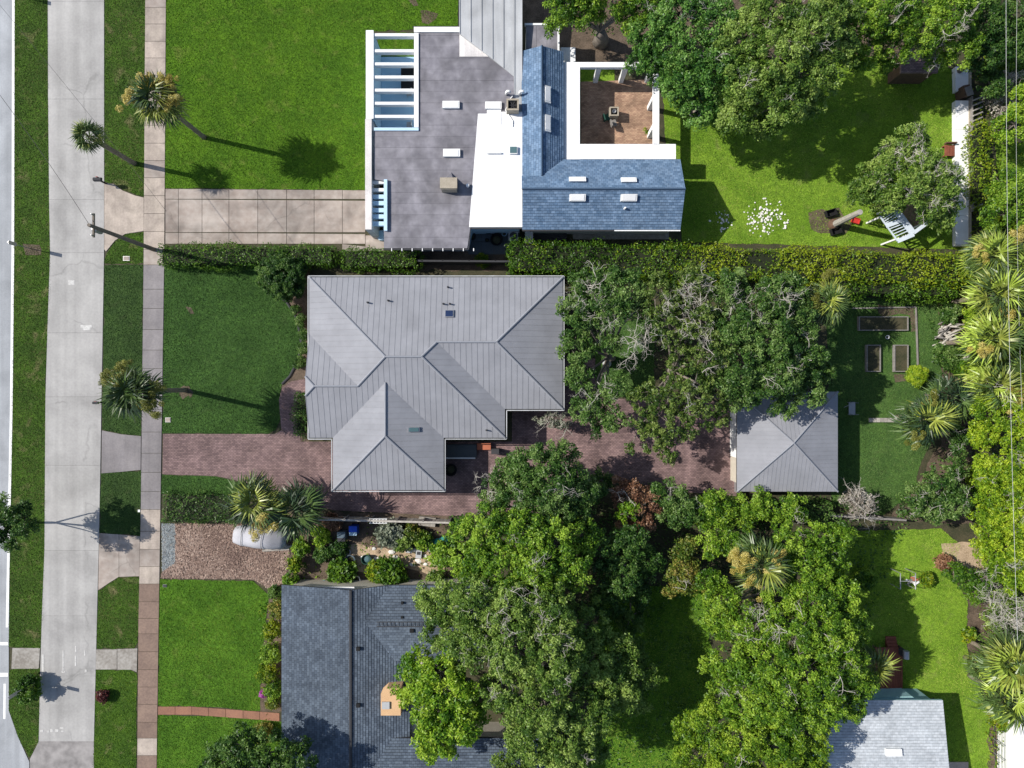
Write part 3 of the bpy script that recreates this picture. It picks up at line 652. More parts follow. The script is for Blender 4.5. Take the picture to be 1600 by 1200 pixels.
undergrowth([(700, 800), (960, 800), (1300, 800), (1420, 815), (1300, 1100), (1080, 1230), (940, 1230), (960, 930), (860, 1150), (660, 1000)], MATS['dark_leaf'], 26, 3)
undergrowth([(860, -40), (1600, -40), (1600, 120), (1320, 90), (1050, 120), (1030, 60), (880, 50)], MATS['dark_leaf'], 20, 4)
undergrowth([(1518, 60), (1650, 60), (1650, 1250), (1545, 1250), (1520, 830), (1505, 470)], MATS['vine_leaf'], 48, 5, hgt=.8)
undergrowth([(885, 425), (1310, 425), (1310, 610), (1150, 620), (1020, 620), (1020, 500), (935, 500), (930, 560), (885, 560)], MATS['oak_lot'], 22, 6, hgt=.3)
undergrowth([(1440, 470), (1520, 470), (1520, 820), (1400, 815), (1440, 750), (1475, 690)], MATS['oak_lot'], 26, 7)
undergrowth([(880, 790), (940, 745), (1150, 770), (1310, 775), (1420, 810), (1300, 830), (700, 815)], MATS['oak_lot'], 26, 8)
undergrowth([(448, 820), (700, 810), (720, 925), (440, 925)], MATS['oak_leaf'], 14, 9, hgt=.3)
undergrowth([(404, 925), (440, 925), (440, 1230), (404, 1112)], MATS['vine_leaf'], 20, 10, hgt=.3)
# ------------------------------------------------------------------ main house with grey metal roof
U = lambda x, y: (x * .05, -y * .05)
def plane(ex, ey, ux, uy, ze, pitch):
    ex, ey = ex * .05, -ey * .05; uy = -uy
    return lambda x, y: ze + pitch * ((x - ex) * ux + (y - ey) * uy)
def metal_slope(roof, poly, ze, edge, up, pitch, m, step=.41):
    """roof slope of standing seam sheets: each sheet is a pan with a raised seam"""
    pl = [U(*p) for p in poly]; zf = plane(edge[0], edge[1], up[0], up[1], ze, pitch)
    ax, ay = (abs(up[1]), abs(up[0])); us = [p[0] * ax + p[1] * ay for p in pl]; u = min(us)
    MB().prismf(pl, zf, -.16, -.012).build('roof_deck', MATS['dark_grey'], roof)
    while u < max(us) - .02:
        b = MB(); q = clip(pl, ax, ay, u, u + step - .004)
        if q:
            b.prismf(q, zf, -.010, .012)
            q2 = clip(pl, ax, ay, u, u + .035)
            if q2: b.prismf(q2, zf, .012, .028)
            b.build('roof_panel', MATS[m], roof)
        u += step
def ridge_cap(roof, zf3, m, w=.075):
    for a, b in zf3: MB().tube([a, b], [w, w], 6).build('ridge_cap', MATS[m], roof)

HZ, PT = 2.8, .30
mh = thing('house', 'large house with grey standing seam metal hip roof and brick courtyard', 'house', (-7, 1, 0))
wl = MB()
for pl in ([(-288, -146), (63, -146), (63, 25), (-22, 25), (-22, 68), (-113, 68), (-113, 145), (-253, 145), (-253, 68), (-288, 68)],):
    wl.prism([U(*p) for p in pl], 0, HZ - .18)
wl.build('wall', MATS['wall_cream'], mh)
rf = link('roof', MB().prism([U(*p) for p in [(-296, -154), (71, -154), (71, 33), (-14, 33), (-14, 75), (-105, 75), (-105, 153), (-261, 153), (-261, 75), (-296, 75)]], HZ - .17, HZ - .1).mesh('roof', MATS['wall_white'], org(mh)), mh)
A = [
 ([(-300, -158), (75, -158), (-22.5, -60.5), (-108, -60.5), (-129, -39.2), (-181, -39.2)], (0, -158), (0, 1)),
 ([(-300, -158), (-181, -39.2), (-223, 3), (-300, -74)], (-300, 0), (1, 0)),
 ([(-300, -74), (-223, 3), (-286, 3), (-300, -11)], (0, -74), (0, 1)),
 ([(-300, 79.6), (-300, 17), (-286, 3), (-223, 3), (-181, -39.2), (-129, -39.2), (-10.4, 79.6), (-101, 79.6), (-183, -2.4), (-265, 79.6)], (0, 79.6), (0, -1)),
 ([(-129, -39.2), (-108, -60.5), (-10.4, 37), (-10.4, 79.6)], (-10.4, 0), (-1, 0)),
 ([(-108, -60.5), (-22.5, -60.5), (75, 37), (-10.4, 37)], (0, 37), (0, -1)),
 ([(75, -158), (75, 37), (-22.5, -60.5)], (75, 0), (-1, 0)),
 ([(-265, 79.6), (-183, -2.4), (-183, 75), (-265, 157)], (-265, 0), (1, 0)),
 ([(-101, 79.6), (-101, 157), (-183, 75), (-183, -2.4)], (-101, 0), (-1, 0)),
 ([(-265, 157), (-183, 75), (-101, 157)], (0, 157), (0, -1)),
]
for poly, e, up in A: metal_slope(rf, poly, HZ, e, up, PT, 'metal_roof')
zt = HZ + PT * (77 - 14) * .05
MB().prismf([U(-300, -11), U(-286, 3), U(-300, 17)], plane(-300, 0, 1, 0, zt, PT), -.1, .02).build('roof_panel', MATS['metal_roof'], rf)
MB().add([U(-300, -74) + (HZ - .1,), U(-300, 79.6) + (HZ - .1,), U(-300, 17) + (zt,), U(-300, -11) + (zt,)], [(0, 1, 2, 3)]).build('gable_wall', MATS['wall_cream'], mh)
def r3(x, y, d): return (x * .05, -y * .05, HZ + PT * d * .05 + .03)
caps = [((-300, -158, 0), (-181, -39.2, 118.9)), ((-181, -39.2, 118.9), (-129, -39.2, 118.9)), ((-129, -39.2, 118.9), (-10.4, 79.6, 0)), ((-129, -39.2, 118.9), (-108, -60.5, 97.5)),
        ((-108, -60.5, 97.5), (-22.5, -60.5, 97.5)), ((-22.5, -60.5, 97.5), (75, -158, 0)), ((-22.5, -60.5, 97.5), (75, 37, 0)), ((-286, 3, 77), (-223, 3, 77)), ((-223, 3, 77), (-181, -39.2, 118.9)),
        ((-286, 3, 77), (-300, 17, 63)), ((-286, 3, 77), (-300, -11, 63)), ((-183, -2.4, 82), (-183, 75, 82)), ((-183, 75, 82), (-265, 157, 0)), ((-183, 75, 82), (-101, 157, 0))]
ridge_cap(rf, [(r3(*a), r3(*b)) for a, b in caps], 'metal_roof_pale')
gt = MB()
for a, b in (((-302, -160), (77, -160)), ((-302, -160), (-302, 81)), ((77, -160), (77, 39)), ((77, 39), (-8, 39)), ((-8, 39), (-8, 81.6)), ((-8, 81.6), (-99, 81.6)), ((-99, 81.6), (-99, 159)), ((-99, 159), (-267, 159)), ((-267, 159), (-267, 81.6)), ((-267, 81.6), (-302, 81.6))):
    gt.tube([U(*a) + (HZ - .05,), U(*b) + (HZ - .05,)], .045, 4)
gt.build('gutter', MATS['galvanised'], mh)
def roofz(px, py, fn):    # height of the roof surface under a photo point
    z = 3.5
    for _ in range(6): z = fn(X(px, z), Y(py, z))
    return z
NZ = plane(0, -158, 0, 1, HZ, PT); DZ = plane(-101, 0, -1, 0, HZ, PT); AZ = plane(0, 79.6, 0, -1, HZ, PT)
def skylight(root, px, py, lx, ly, fn, gl='glass_dark', fr='metal_grey', hh=.14, name='skylight'):
    z = roofz(px, py, fn); x, y = X(px, z), Y(py, z)
    pl = [(x - lx, y - ly), (x + lx, y - ly), (x + lx, y + ly), (x - lx, y + ly)]
    b = MB().prismf(pl, fn, -.05, hh).build(name, MATS[fr], root)
    k = .82; pl = [(x + (a - x) * k, y + (c - y) * k) for a, c in pl]
    MB().prismf(pl, fn, hh + .002, hh + .03).build('glass', MATS[gl], b)
skylight(mh, 702, 490, .32, .27, NZ); skylight(mh, 647, 671, .40, .17, DZ, 'glass_teal')
for px, py in ((575, 473), (607, 470), (693, 475), (703, 475), (700, 449)):
    z = roofz(px, py, NZ); MB().lathe(X(px, z), Y(py, z), [(.11, z - .05), (.06, z + .06), (.06, z + .32), (.05, z + .33)], 9).build('vent_pipe', MATS['dark_grey'], mh)
z = roofz(760, 672, AZ); MB().lathe(X(760, z), Y(672, z), [(.1, z - .05), (.06, z + .05), (.06, z + .3)], 9).build('vent_pipe', MATS['dark_grey'], mh)
# porch by the courtyard
pz = .35
MB().box(*P(693, 714)[:2], 0, *P(745, 694)[:2], pz).build('porch_floor', MATS['slab_pad'], mh)
MB().box(*P(695, 716)[:2], .33, *P(743, 714)[:2], .39).build('porch_edging', MATS['white_paint'], mh)
MB().box(*P(746, 702)[:2], 0, *P(767, 692)[:2], .42).build('step', MATS['terracotta'], mh)
MB().box(*P(768, 708)[:2], 0, *P(780, 700)[:2], .8).build('planter_wall', MATS['dark_grey'], mh)
for sx in (-280, -180, -60, 20):
    MB().box(sx * .05, 7.30, .9, sx * .05 + 1.4, 7.34, 2.1).build('window', MATS['glass_dark'], mh)
MB().box(-230 * .05, -7.25, .05, -140 * .05, -7.29, 2.2).build('garage_door', MATS['white_paint'], mh)
MB().box(-14.44, -2.1, .05, -14.40, -1.1, 2.1).build('door', MATS['brown_wood'], mh)

# ------------------------------------------------------------------ detached garage
gh = thing('garage', 'detached square garage with grey hipped metal roof half under an oak', 'garage', (20.4, -4.3, 0))
MB().prism([U(*p) for p in [(341, 20), (475, 20), (475, 150), (341, 150)]], 0, 2.5).build('wall', MATS['wall_cream'], gh)
g2 = link('roof', MB().prism([U(*p) for p in [(337, 15), (479, 15), (479, 156), (337, 156)]], 2.53, 2.6).mesh('roof', MATS['wall_white'], org(gh)), gh)
gx0, gx1, gy0, gy1, gcx, gcy = 333.5, 483, 11.4, 159.5, 408.2, 85.4
for poly, e, up in (([(gx0, gy0), (gx1, gy0), (gcx, gcy)], (0, gy0), (0, 1)), ([(gx0, gy1), (gx1, gy1), (gcx, gcy)], (0, gy1), (0, -1)), ([(gx0, gy0), (gx0, gy1), (gcx, gcy)], (gx0, 0), (1, 0)), ([(gx1, gy0), (gx1, gy1), (gcx, gcy)], (gx1, 0), (-1, 0))):
    metal_slope(g2, poly, 2.7, e, up, PT, 'metal_roof', .3)
ap = (gcx * .05, -gcy * .05, 2.7 + PT * 74.4 * .05 + .03)
ridge_cap(g2, [((a * .05, -b * .05, 2.73), ap) for a in (gx0, gx1) for b in (gy0, gy1)], 'metal_roof_pale')
MB().prism(PL([(1147, 618), (1151, 618), (1151, 768), (1147, 768)]), 0, .9).build('side_rail', MATS['metal_grey'], gh)
MB().box(17.02, -5.6, .05, 17.05, -2.2, 2.2).build('garage_door', MATS['white_paint'], gh)

# ------------------------------------------------------------------ shingle roofs
def shingle_slope(root, poly, zf, up, m, course=.2, name='shingle_courses', deck='dark_grey'):
    """courses of shingles as shallow steps; poly in world metres, up = direction towards the ridge"""
    MB().prismf(poly, zf, -.18, -.035).build('roof_deck', MATS[deck], root)
    vsv = [p[0] * up[0] + p[1] * up[1] for p in poly]; v0, v1 = min(vsv), max(vsv); b = MB(); v = v0
    sl = zf(up[0], up[1]) - zf(0, 0); k = math.sqrt(1 + sl * sl); st = course / k
    while v < v1 - .01:
        q = clip(poly, up[0], up[1], v, v + st + .01)
        if q:
            n = len(b.v); lift = lambda x, y: zf(x, y) + .022 * (1 - ((x * up[0] + y * up[1]) - v) / st)
            b.prismf(q, lift, -.035, 0)
            b.uv += [((p[0] * up[1] - p[1] * up[0]), (p[0] * up[0] + p[1] * up[1] - v0) * k) for p in b.v[n:]]
        v += st
    o = b.build(name, MATS[m], root); o['kind'] = 'stuff'; return o
def wplane(x, y, ux, uy, ze, pitch): return lambda a, b: ze + pitch * ((a - x) * ux + (b - y) * uy)

# ------------------------------------------------------------------ north neighbour: flat roofed house with blue wing
nh = thing('house', 'white flat roofed house with blue shingle wing and slatted front', 'house', (-2, 17, 0))
FZ = 3.0
flat_poly = [(652, 50), (718, 50), (718, 88), (768, 88), (803, 118), (803, 175), (772, 175), (760, 178), (747, 178), (735, 355), (730, 388), (600, 388), (600, 283), (584, 280), (584, 203), (652, 203)]
fp = PL(flat_poly, FZ)
MB().prism(PL([(655, 52), (812, 52), (812, 350), (735, 352), (728, 380), (605, 380), (605, 283), (655, 200)], FZ), 0, FZ - .25).build('wall', MATS['wall_blue'], nh)
fr = link('flat_roof', MB().prism(fp, FZ - .24, FZ - .03).mesh('flat_roof', MATS['dark_grey'], org(nh)), nh)
ys = sorted(p[1] for p in fp); y = ys[0]; kx = 0
while y < ys[-1]:
    q = clip(fp, 0, 1, y, y + .815)
    if q: MB().prism(q, FZ - .028, FZ + .010 + .006 * (kx % 2)).build('roof_strip', MATS['membrane'], fr)
    y += .825; kx += 1
wr = PL([(747, 178), (760, 178), (772, 175), (816, 175), (816, 355), (733, 355)], FZ)
wrf = link('white_roof', MB().prism(wr, FZ - .24, FZ + .03).mesh('white_roof', MATS['roof_white'], org(nh)), nh)
for k in range(12):
    q = clip(wr, 0, 1, min(p[1] for p in wr) + k * .95, min(p[1] for p in wr) + k * .95 + .94)
    if q: MB().prism(q, FZ + .032, FZ + .05 + .006 * (k % 2)).build('roof_strip', MATS['roof_white'], wrf)
MB().prism(PL([(761, 170), (783, 170), (783, 200), (761, 200)], FZ), FZ + .02, FZ + .075).build('white_roof', MATS['roof_white'], nh)
MB().prism(PL([(647, 43), (719, 43), (719, 51), (647, 51)], FZ), FZ - .25, FZ + .1).build('parapet', MATS['white_paint'], nh)
gut = MB()
for a, b in (((600, 390), (731, 390)), ((732, 390), (735, 357)), ((735, 357), (816, 357)), ((645, 42), (718, 42)), ((717, 42), (717, -40))): gut.tube([P(*a, FZ - .05), P(*b, FZ - .05)], .05, 4)
gut.build('gutter', MATS['dark_grey'], nh)
for k in range(9):
    px = 612 + k * 16; MB().box(X(px, FZ) - .03, Y(391, FZ) - .06, FZ - .1, X(px, FZ) + .03, Y(388, FZ), FZ + .03).build('gutter_clip', MATS['white_paint'], nh)
# pale metal roof rising to the north
mz = wplane(0, Y(118, FZ), 0, 1, FZ + .05, .08)
mp = PL([(718, -60), (816, -60), (816, 176), (803, 176), (803, 118), (766, 89), (718, 53)], FZ + .2)
mr = link('metal_roof', MB().prismf(mp, mz, -.3, -.01).mesh('metal_roof', MATS['galvanised'], org(nh)), nh)
x = min(p[0] for p in mp)
while x < max(p[0] for p in mp) - .05:
    q = clip(mp, 1, 0, x, x + .79)
    if q:
        b = MB().prismf(q, mz, -.008, .012); q2 = clip(mp, 1, 0, x, x + .05)
        if q2: b.prismf(q2, mz, .012, .06)
        b.build('roof_panel', MATS['galvanised'], mr)
    x += .8
MB().prismf(PL([(718, 53), (766, 89), (718, 89)], FZ), wplane(0, 0, 0, 0, FZ + .04, 0), -.02, .02).build('roof_flashing', MATS['roof_dirty_white'], nh)
sg = PL([(822, 40), (871, 40), (871, 84), (822, 84)], 2.6)
MB().prism(sg, 0, 2.5).build('rear_wall', MATS['wall_white'], nh)
for k in range(3):
    q = clip(sg, 1, 0, sg[0][0] + k * .78, sg[0][0] + k * .78 + .765)
    if q: MB().prism(q, 2.5, 2.62).build('roof_strip', MATS['membrane'], nh)
MB().prism(PL([(820, 37), (874, 37), (874, 40), (820, 40)], 2.6), 2.4, 2.68).build('parapet', MATS['white_paint'], nh); MB().prism(PL([(871, 40), (874, 40), (874, 88), (871, 88)], 2.6), 2.4, 2.68).build('parapet', MATS['white_paint'], nh)
MB().prism(PL([(876, 74), (899, 74), (899, 99), (876, 99)], 1.9), 0, 1.9).build('side_shed', MATS['roof_white'], nh)
# blue shingle wings
ZE, PB = 3.0, .56
ex0, ex1 = X(816, ZE), X(1063, ZE); en, es = Y(249, ZE), Y(359, ZE); er = (en + es) / 2; rz = ZE + PB * (en - es) / 2
wx0, wx1 = X(815, ZE), X(881, ZE); wr_ = (wx0 + wx1) / 2 - .1; wn = Y(80, ZE)
nzf = wplane(0, en, 0, -1, ZE, PB); szf = wplane(0, es, 0, 1, ZE, PB); wzf = wplane(wx0, 0, 1, 0, ZE, PB); ezf = wplane(wx1 - .2, 0, -1, 0, ZE, PB)
rh = ZE + PB * (wr_ - wx0); jy = en - (wr_ - wx0)     # the small ridge meets the big north slope
br = link('blue_roof', MB().box(ex0 + .1, es + .1, ZE - .3, ex1 - .3, en - .1, ZE - .2).mesh('blue_roof', MATS['wall_white'], org(nh)), nh)
shingle_slope(br, [(ex0, es), (ex1, es), (ex1, er), (ex0, er)], szf, (0, 1), 'shingle_blue')
shingle_slope(br, [(wx0, er), (ex1, er), (ex1, en), (wx1, en), (wr_, jy), (wx0, jy)], nzf, (0, -1), 'shingle_blue')
shingle_slope(br, [(wx0, wn), (wr_, wn), (wr_, jy), (wx0, jy - .0)], wzf, (1, 0), 'shingle_blue')
shingle_slope(br, [(wr_, wn), (wx1, wn), (wx1, en), (wr_, jy)], ezf, (-1, 0), 'shingle_blue')
for a, b in (((ex0, er, rz + .03), (ex1, er, rz + .03)), ((wr_, wn, rh + .03), (wr_, jy, rh + .03))): MB().tube([a, b], .09, 5).build('ridge_cap', MATS['shingle_blue'], br)
MB().prism([(ex0 + .3, es + .35), (ex1 - .35, es + .35), (ex1 - .35, en - .3), (ex0 + .3, en - .3)], 0, ZE - .2).build('wing_wall', MATS['wall_white'], nh)
MB().add([(ex1 - .34, es + .3, ZE - .2), (ex1 - .34, en - .3, ZE - .2), (ex1 - .34, er, rz - .2)], [(0, 1, 2)]).build('gable_wall', MATS['wall_white'], nh)
MB().prism([(wx0 + .3, en - .2), (wx1 - .3, en - .2), (wx1 - .3, wn - .3), (wx0 + .3, wn - .3)], 0, ZE - .2).build('wing_wall', MATS['wall_white'], nh)
MB().box(X(960, ZE), es - .02, ZE - .1, X(1063, ZE), es - .1, ZE + .02).build('fascia', MATS['white_paint'], nh)
gut = MB().tube([(ex0, es - .06, ZE - .05), (X(960, ZE), es - .06, ZE - .05)], .05, 4); gut.build('gutter', MATS['dark_grey'], nh)
for px, py, lx, ly, fn in ((902, 281, .6, .19, nzf), (982, 282, .55, .19, nzf), (902, 310, .58, .22, szf), (982, 310, .58, .22, szf), (856, 149, .22, .6, ezf), (856, 194, .22, .6, ezf)):
    skylight(nh, px, py, lx, ly, fn, 'roof_white', 'white_paint', .22)
z = roofz(976, 326, szf); MB().lathe(X(976, z), Y(326, z), [(.1, z - .1), (.06, z + .3), (.05, z + .3)], 8).build('vent_pipe', MATS['white_paint'], nh)
ff = lambda x, y: FZ
for px, py, lx, ly in ((705, 165, .62, .26), (771, 166, .60, .26), (706, 240, .62, .28), (772, 240, .52, .06)): skylight(nh, px, py, lx, ly, ff, 'roof_white', 'white_paint', .22)
skylight(nh, 802, 236, .3, .28, ff, 'glass_teal', 'white_paint', .25)
# white flat terrace roof round the court
MB().prism(PL([(880, 97), (906, 97), (906, 249), (880, 249)], 2.7), 2.45, 2.7).build('terrace_roof', MATS['roof_white'], nh)
MB().prism(PL([(906.3, 225), (1056, 225), (1056, 248.5), (906.3, 248.5)], 2.7), 2.45, 2.695).build('terrace_roof', MATS['roof_white'], nh)
MB().prism(PL([(882, 100), (902, 100), (902, 245), (882, 245)], 2.4), 0, 2.44).build('terrace_wall', MATS['wall_white'], nh)
MB().prism(PL([(903, 230), (1020, 230), (1020, 246), (903, 246)], 2.4), 0, 2.44).build('terrace_wall', MATS['wall_white'], nh)
PGz = 2.75
MB().prism(PL([(906.4, 97), (1030, 97), (1030, 105), (906.4, 105)], PGz), PGz - .35, PGz).build('court_beam', MATS['roof_white'], nh)
MB().prism(PL([(1021, 105.3), (1030, 105.3), (1030, 224.7), (1021, 224.7)], PGz), PGz - .35, PGz).build('court_beam', MATS['roof_white'], nh)
for px, py in ((937, 101), (979, 101), (1022, 101), (1026, 146), (1026, 192)):
    x, y = X(px, PGz), Y(py, PGz); MB().box(x - .17, y - .17, 0, x + .17, y + .17, PGz - .352).build('column', MATS['white_paint'], nh)
sheet('brick_court', [(908, 128), (1022, 124), (1022, 226), (908, 228)], .04, MATS['pavers_tan'])
sheet('court_lawn', [(906, 100), (960, 100), (960, 128), (906, 128)], .022, MATS['lawn_back'])
# slatted front: long blue wall, porch and white beams
bz = 3.1
MB().prism(PL([(573, 49), (583, 49), (583, 186), (573, 186)], bz), 0, bz).build('front_wall', MATS['wall_blue'], nh)
MB().prism(PL([(572, 48), (584, 48), (584, 186), (572, 186)], bz), bz + .002, bz + .08).build('wall_coping', MATS['white_paint'], nh)
MB().prism(PL([(571, 186.4), (581, 186.4), (581, 359), (571, 359)], bz), 0, bz + .1).build('front_wall', MATS['roof_dirty_white'], nh)
MB().prism(PL([(647, 51.5), (654, 51.5), (654, 199), (647, 199)], bz), bz - .4, bz + .02).build('porch_beam', MATS['white_paint'], nh)
MB().prism(PL([(584.4, 199.4), (654, 199.4), (654, 204), (584.4, 204)], bz), bz - .4, bz + .02).build('porch_beam', MATS['wall_blue'], nh)
for py in (52, 77, 97.5, 118, 138.5, 159, 179.5):
    MB().prism(PL([(584.4, py), (646.6, py), (646.6, py + 4.5), (584.4, py + 4.5)], bz), bz - .45, bz).build('porch_beam', MATS['white_paint'], nh)
MB().prism(PL([(596, 90), (664, 90), (664, 218), (596, 218)]), 0, .12).build('porch_floor', MATS['porch_blue'], nh)
MB().box(*P(592, 215, .5)[:2], .12, *P(640, 200, .5)[:2], .55).build('porch_bench', MATS['porch_blue'], nh)
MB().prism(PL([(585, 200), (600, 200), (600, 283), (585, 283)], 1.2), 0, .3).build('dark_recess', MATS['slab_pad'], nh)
for k, py in enumerate((282, 294, 304, 314, 325, 335, 346)):
    MB().prism(PL([(582, py), (600, py), (600, py + (5 if k < 2 else 6.5)), (582, py + (5 if k < 2 else 6.5))], 2.8), 2.45, 2.8).build('porch_beam', MATS['wall_blue'] if k > 1 else MATS['white_paint'], nh)
MB().prism(PL([(600.3, 281), (605.5, 281), (605.5, 361), (600.3, 361)], bz), FZ + .03, bz + .15).build('parapet', MATS['wall_blue'], nh)
MB().prism(PL([(581, 360), (600, 360), (600, 375), (592, 375)], .4), 0, .4).build('step', MATS['wall_blue'], nh)
# roof furniture of that house
cz = FZ + .9
ch = MB(); x, y = X(701, cz), Y(287, cz); ch.box(x - .55, y - .4, FZ, x + .55, y + .35, cz); chm = ch.build('chimney', MATS['tan_stone'], nh)
MB().prism([(x - .62, y - .36), (x + .62, y - .36), (x + .62, y + .42), (x - .62, y + .42)], cz + .002, cz + .1).build('chimney_cap', MATS['tan_stone'], chm)
MB().add([(x - .62, y + .36, FZ + .02), (x + .62, y + .36, FZ + .02), (x + .1, y + 1.1, FZ + .02), (x - .3, y + .36, cz - .2), (x + .3, y + .36, cz - .2)], [(0, 2, 3), (2, 1, 4), (2, 4, 3)]).build('chimney_cricket', MATS['membrane'], nh)
MB().lathe(X(731, FZ), Y(291, FZ), [(.12, FZ), (.09, FZ + .25), (.12, FZ + .3)], 9).build('vent_pipe', MATS['white_paint'], nh)
# rooftop evaporative cooler with ducts
acz = FZ + .8
ac = thing('roof_fan', 'tan boxed roof fan beside the blue shingle wing', 'roof fan', (X(801, acz), Y(163, acz), FZ + .03))
x, y = X(801, acz), Y(163, acz)
bx = MB()
for a, b, c, d in ((-.45, -.42, .45, -.3), (-.45, .3, .45, .42), (-.45, -.29, -.33, .29), (.33, -.29, .45, .29)): bx.box(x + a, y + b, FZ + .03, x + c, y + d, acz)
bx.build('housing', MATS['tan_stone'], ac); MB().box(x - .32, y - .29, FZ + .04, x + .32, y + .29, acz - .2).build('grille', MATS['black'], ac)
for k in range(3): MB().obox(x, y, acz - .19, .6, .05, acz - .15, k * 1.05).build('blade', MATS['dark_grey'], ac)
for px, lab in ((791, 'white curved vent hood nearer the flat roof middle'), (812, 'white curved vent hood hard against the blue shingles')):
    z = FZ; x, y = X(px, z), Y(148, z)
    o = MB().tube([(x, y, z), (x, y, z + .35), (x + .08, y + .05, z + .5), (x + .24, y + .06, z + .5), (x + .28, y, z + .38)], .09, 7); o.smooth = True
    tag(o.build('vent_hood', MATS['white_paint']), lab, 'vent', 'vent hoods on the flat roof')
pp = MB().tube([P(801, 150, FZ + .1), P(797, 155, FZ + .1), P(790, 172, FZ + .1), P(801, 189, FZ + .1), P(801, 198, FZ + .1)], .04, 5)
tag(pp.build('pipe', MATS['white_paint']), 'white pipe running along the flat roof by the roof fan', 'pipe')

# ------------------------------------------------------------------ south neighbour: dark slate shingle house
sh = thing('house', 'low house with dark slate shingle roof below the wood chip patch', 'house', (-12, -26, 0))
SE_, SP = 2.8, .17
sx0, sxr, sx1 = X(440, SE_), X(548, 3.7), X(652, SE_); sn = Y(914, SE_); ss = Y(1260, SE_)
wz = wplane(sx0, 0, 1, 0, SE_, SP); rzz = wz(sxr, 0); ez = wplane(sxr, 0, -1, 0, rzz, SP)
MB().prism([(sx0 + .4, ss), (sx1 + .5, ss), (sx1 + .5, sn - .4), (sx0 + .4, sn - .4)], 0, SE_ - .2).build('wall', MATS['wall_cream'], sh)
sr = link('roof', MB().box(sx0 + .2, ss, SE_ - .25, sxr, sn - .2, SE_ - .2).mesh('roof', MATS['white_paint'], org(sh)), sh)
shingle_slope(sr, [(sx0, ss), (sxr, ss), (sxr, sn - .12), (sx0, sn)], wz, (1, 0), 'shingle_slate')
vx, vy = X(569, 3.6), Y(971, 3.6)      # where the east wing ridge meets the slope
w1n, w1s = Y(913, 3.0), Y(1031, 3.0)
zr1 = ez(vx, vy); xv = X(608, 3.3); p1 = (zr1 - ez(xv, 0)) / (w1n - vy); xv2 = vx + p1 * (vy - w1s) / SP; xe = X(770, 3)
w2n = Y(1152, 3.1); r2 = Y(1240, 3.6); xe2 = X(872, 3); xw = X(612, 3.3); xw2 = xw - .11 * (w2n - r2) / SP
shingle_slope(sr, [(sxr, ss), (xw2, ss), (xw2, r2), (xw, w2n), (X(640, 3.2), w2n), (X(640, 3.2), Y(1034, 3.2)), (xv2, w1s), (vx, vy), (xv, w1n), (sxr, sn - .12)], ez, (-1, 0), 'shingle_slate')
shingle_slope(sr, [(xv, w1n), (xe, w1n), (xe, vy), (vx, vy)], wplane(0, vy, 0, 1, zr1, -p1), (0, -1), 'shingle_slate')
shingle_slope(sr, [(vx, vy), (xe, vy), (xe, w1s), (xv2, w1s)], wplane(0, vy, 0, -1, zr1, -p1), (0, 1), 'shingle_slate')
MB().prism([(sx1 + .51, w1s + .4), (xe - .4, w1s + .4), (xe - .4, w1n - .4), (sx1 + .51, w1n - .4)], 0, 2.8).build('wing_wall', MATS['wall_cream'], sh)
shingle_slope(sr, [(xw, w2n), (xe2, w2n), (xe2, r2), (xw2, r2)], wplane(0, w2n, 0, -1, ez(xw, 0), .11), (0, -1), 'shingle_slate')
MB().prism([(sx1 + .51, r2), (xe2 - .4, r2), (xe2 - .4, w2n - .4), (sx1 + .51, w2n - .4)], 0, 2.78).build('wing_wall', MATS['wall_cream'], sh)
MB().tube([(sxr, ss, rzz + .02), (sxr, sn - .12, rzz + .02)], .12, 5).build('ridge_cap', MATS['dark_grey'], sr)
lv = thing('ladder', 'thin dark metal ladder lying flat on the slate roof ridge', 'ladder', (X(630, zr1), vy, zr1 + .05))
for dy in (-.16, .16): MB().tube([(X(589, zr1), vy - .2 + dy, zr1 + .07), (X(674, zr1), vy - .2 + dy, zr1 + .07)], .03, 4).build('rail', MATS['dark_grey'], lv)
for k in range(14): xk = X(591 + k * 6.2, zr1); MB().tube([(xk, vy - .36, zr1 + .07), (xk, vy - .04, zr1 + .07)], .018, 4).build('rung', MATS['dark_grey'], lv)
for px, py in ((560, 1013), (560, 1101)):
    z = roofz(px, py, ez); x, y = X(px, z), Y(py, z); MB().box(x - .13, y - .13, z - .05, x + .13, y + .13, z + .18).build('vent_box', MATS['black'], sh)
for px, py, s_ in ((629, 941, .08), (629, 963, .08), (644, 984, .14)):
    z = 3.35; x, y = X(px, z), Y(py, z); MB().box(x - s_, y - s_, z - .3, x + s_, y + s_, z + .25).build('vent_box', MATS['black'], sh)
cz = 4.3; x0, x1 = X(595, cz), X(626, cz)
cb = MB().prism([(x0, Y(1118, cz)), (x1, Y(1118, cz)), (x1, Y(1076, cz)), (X(604, cz), Y(1076, cz)), (x0, Y(1084, cz))], 3.0, cz).build('chimney', MATS['chimney_tan'], sh)
MB().prism(PL([(597, 1096), (609, 1096), (609, 1107), (597, 1107)], cz), cz + .002, cz + .12).build('flue', MATS['galvanised'], cb)
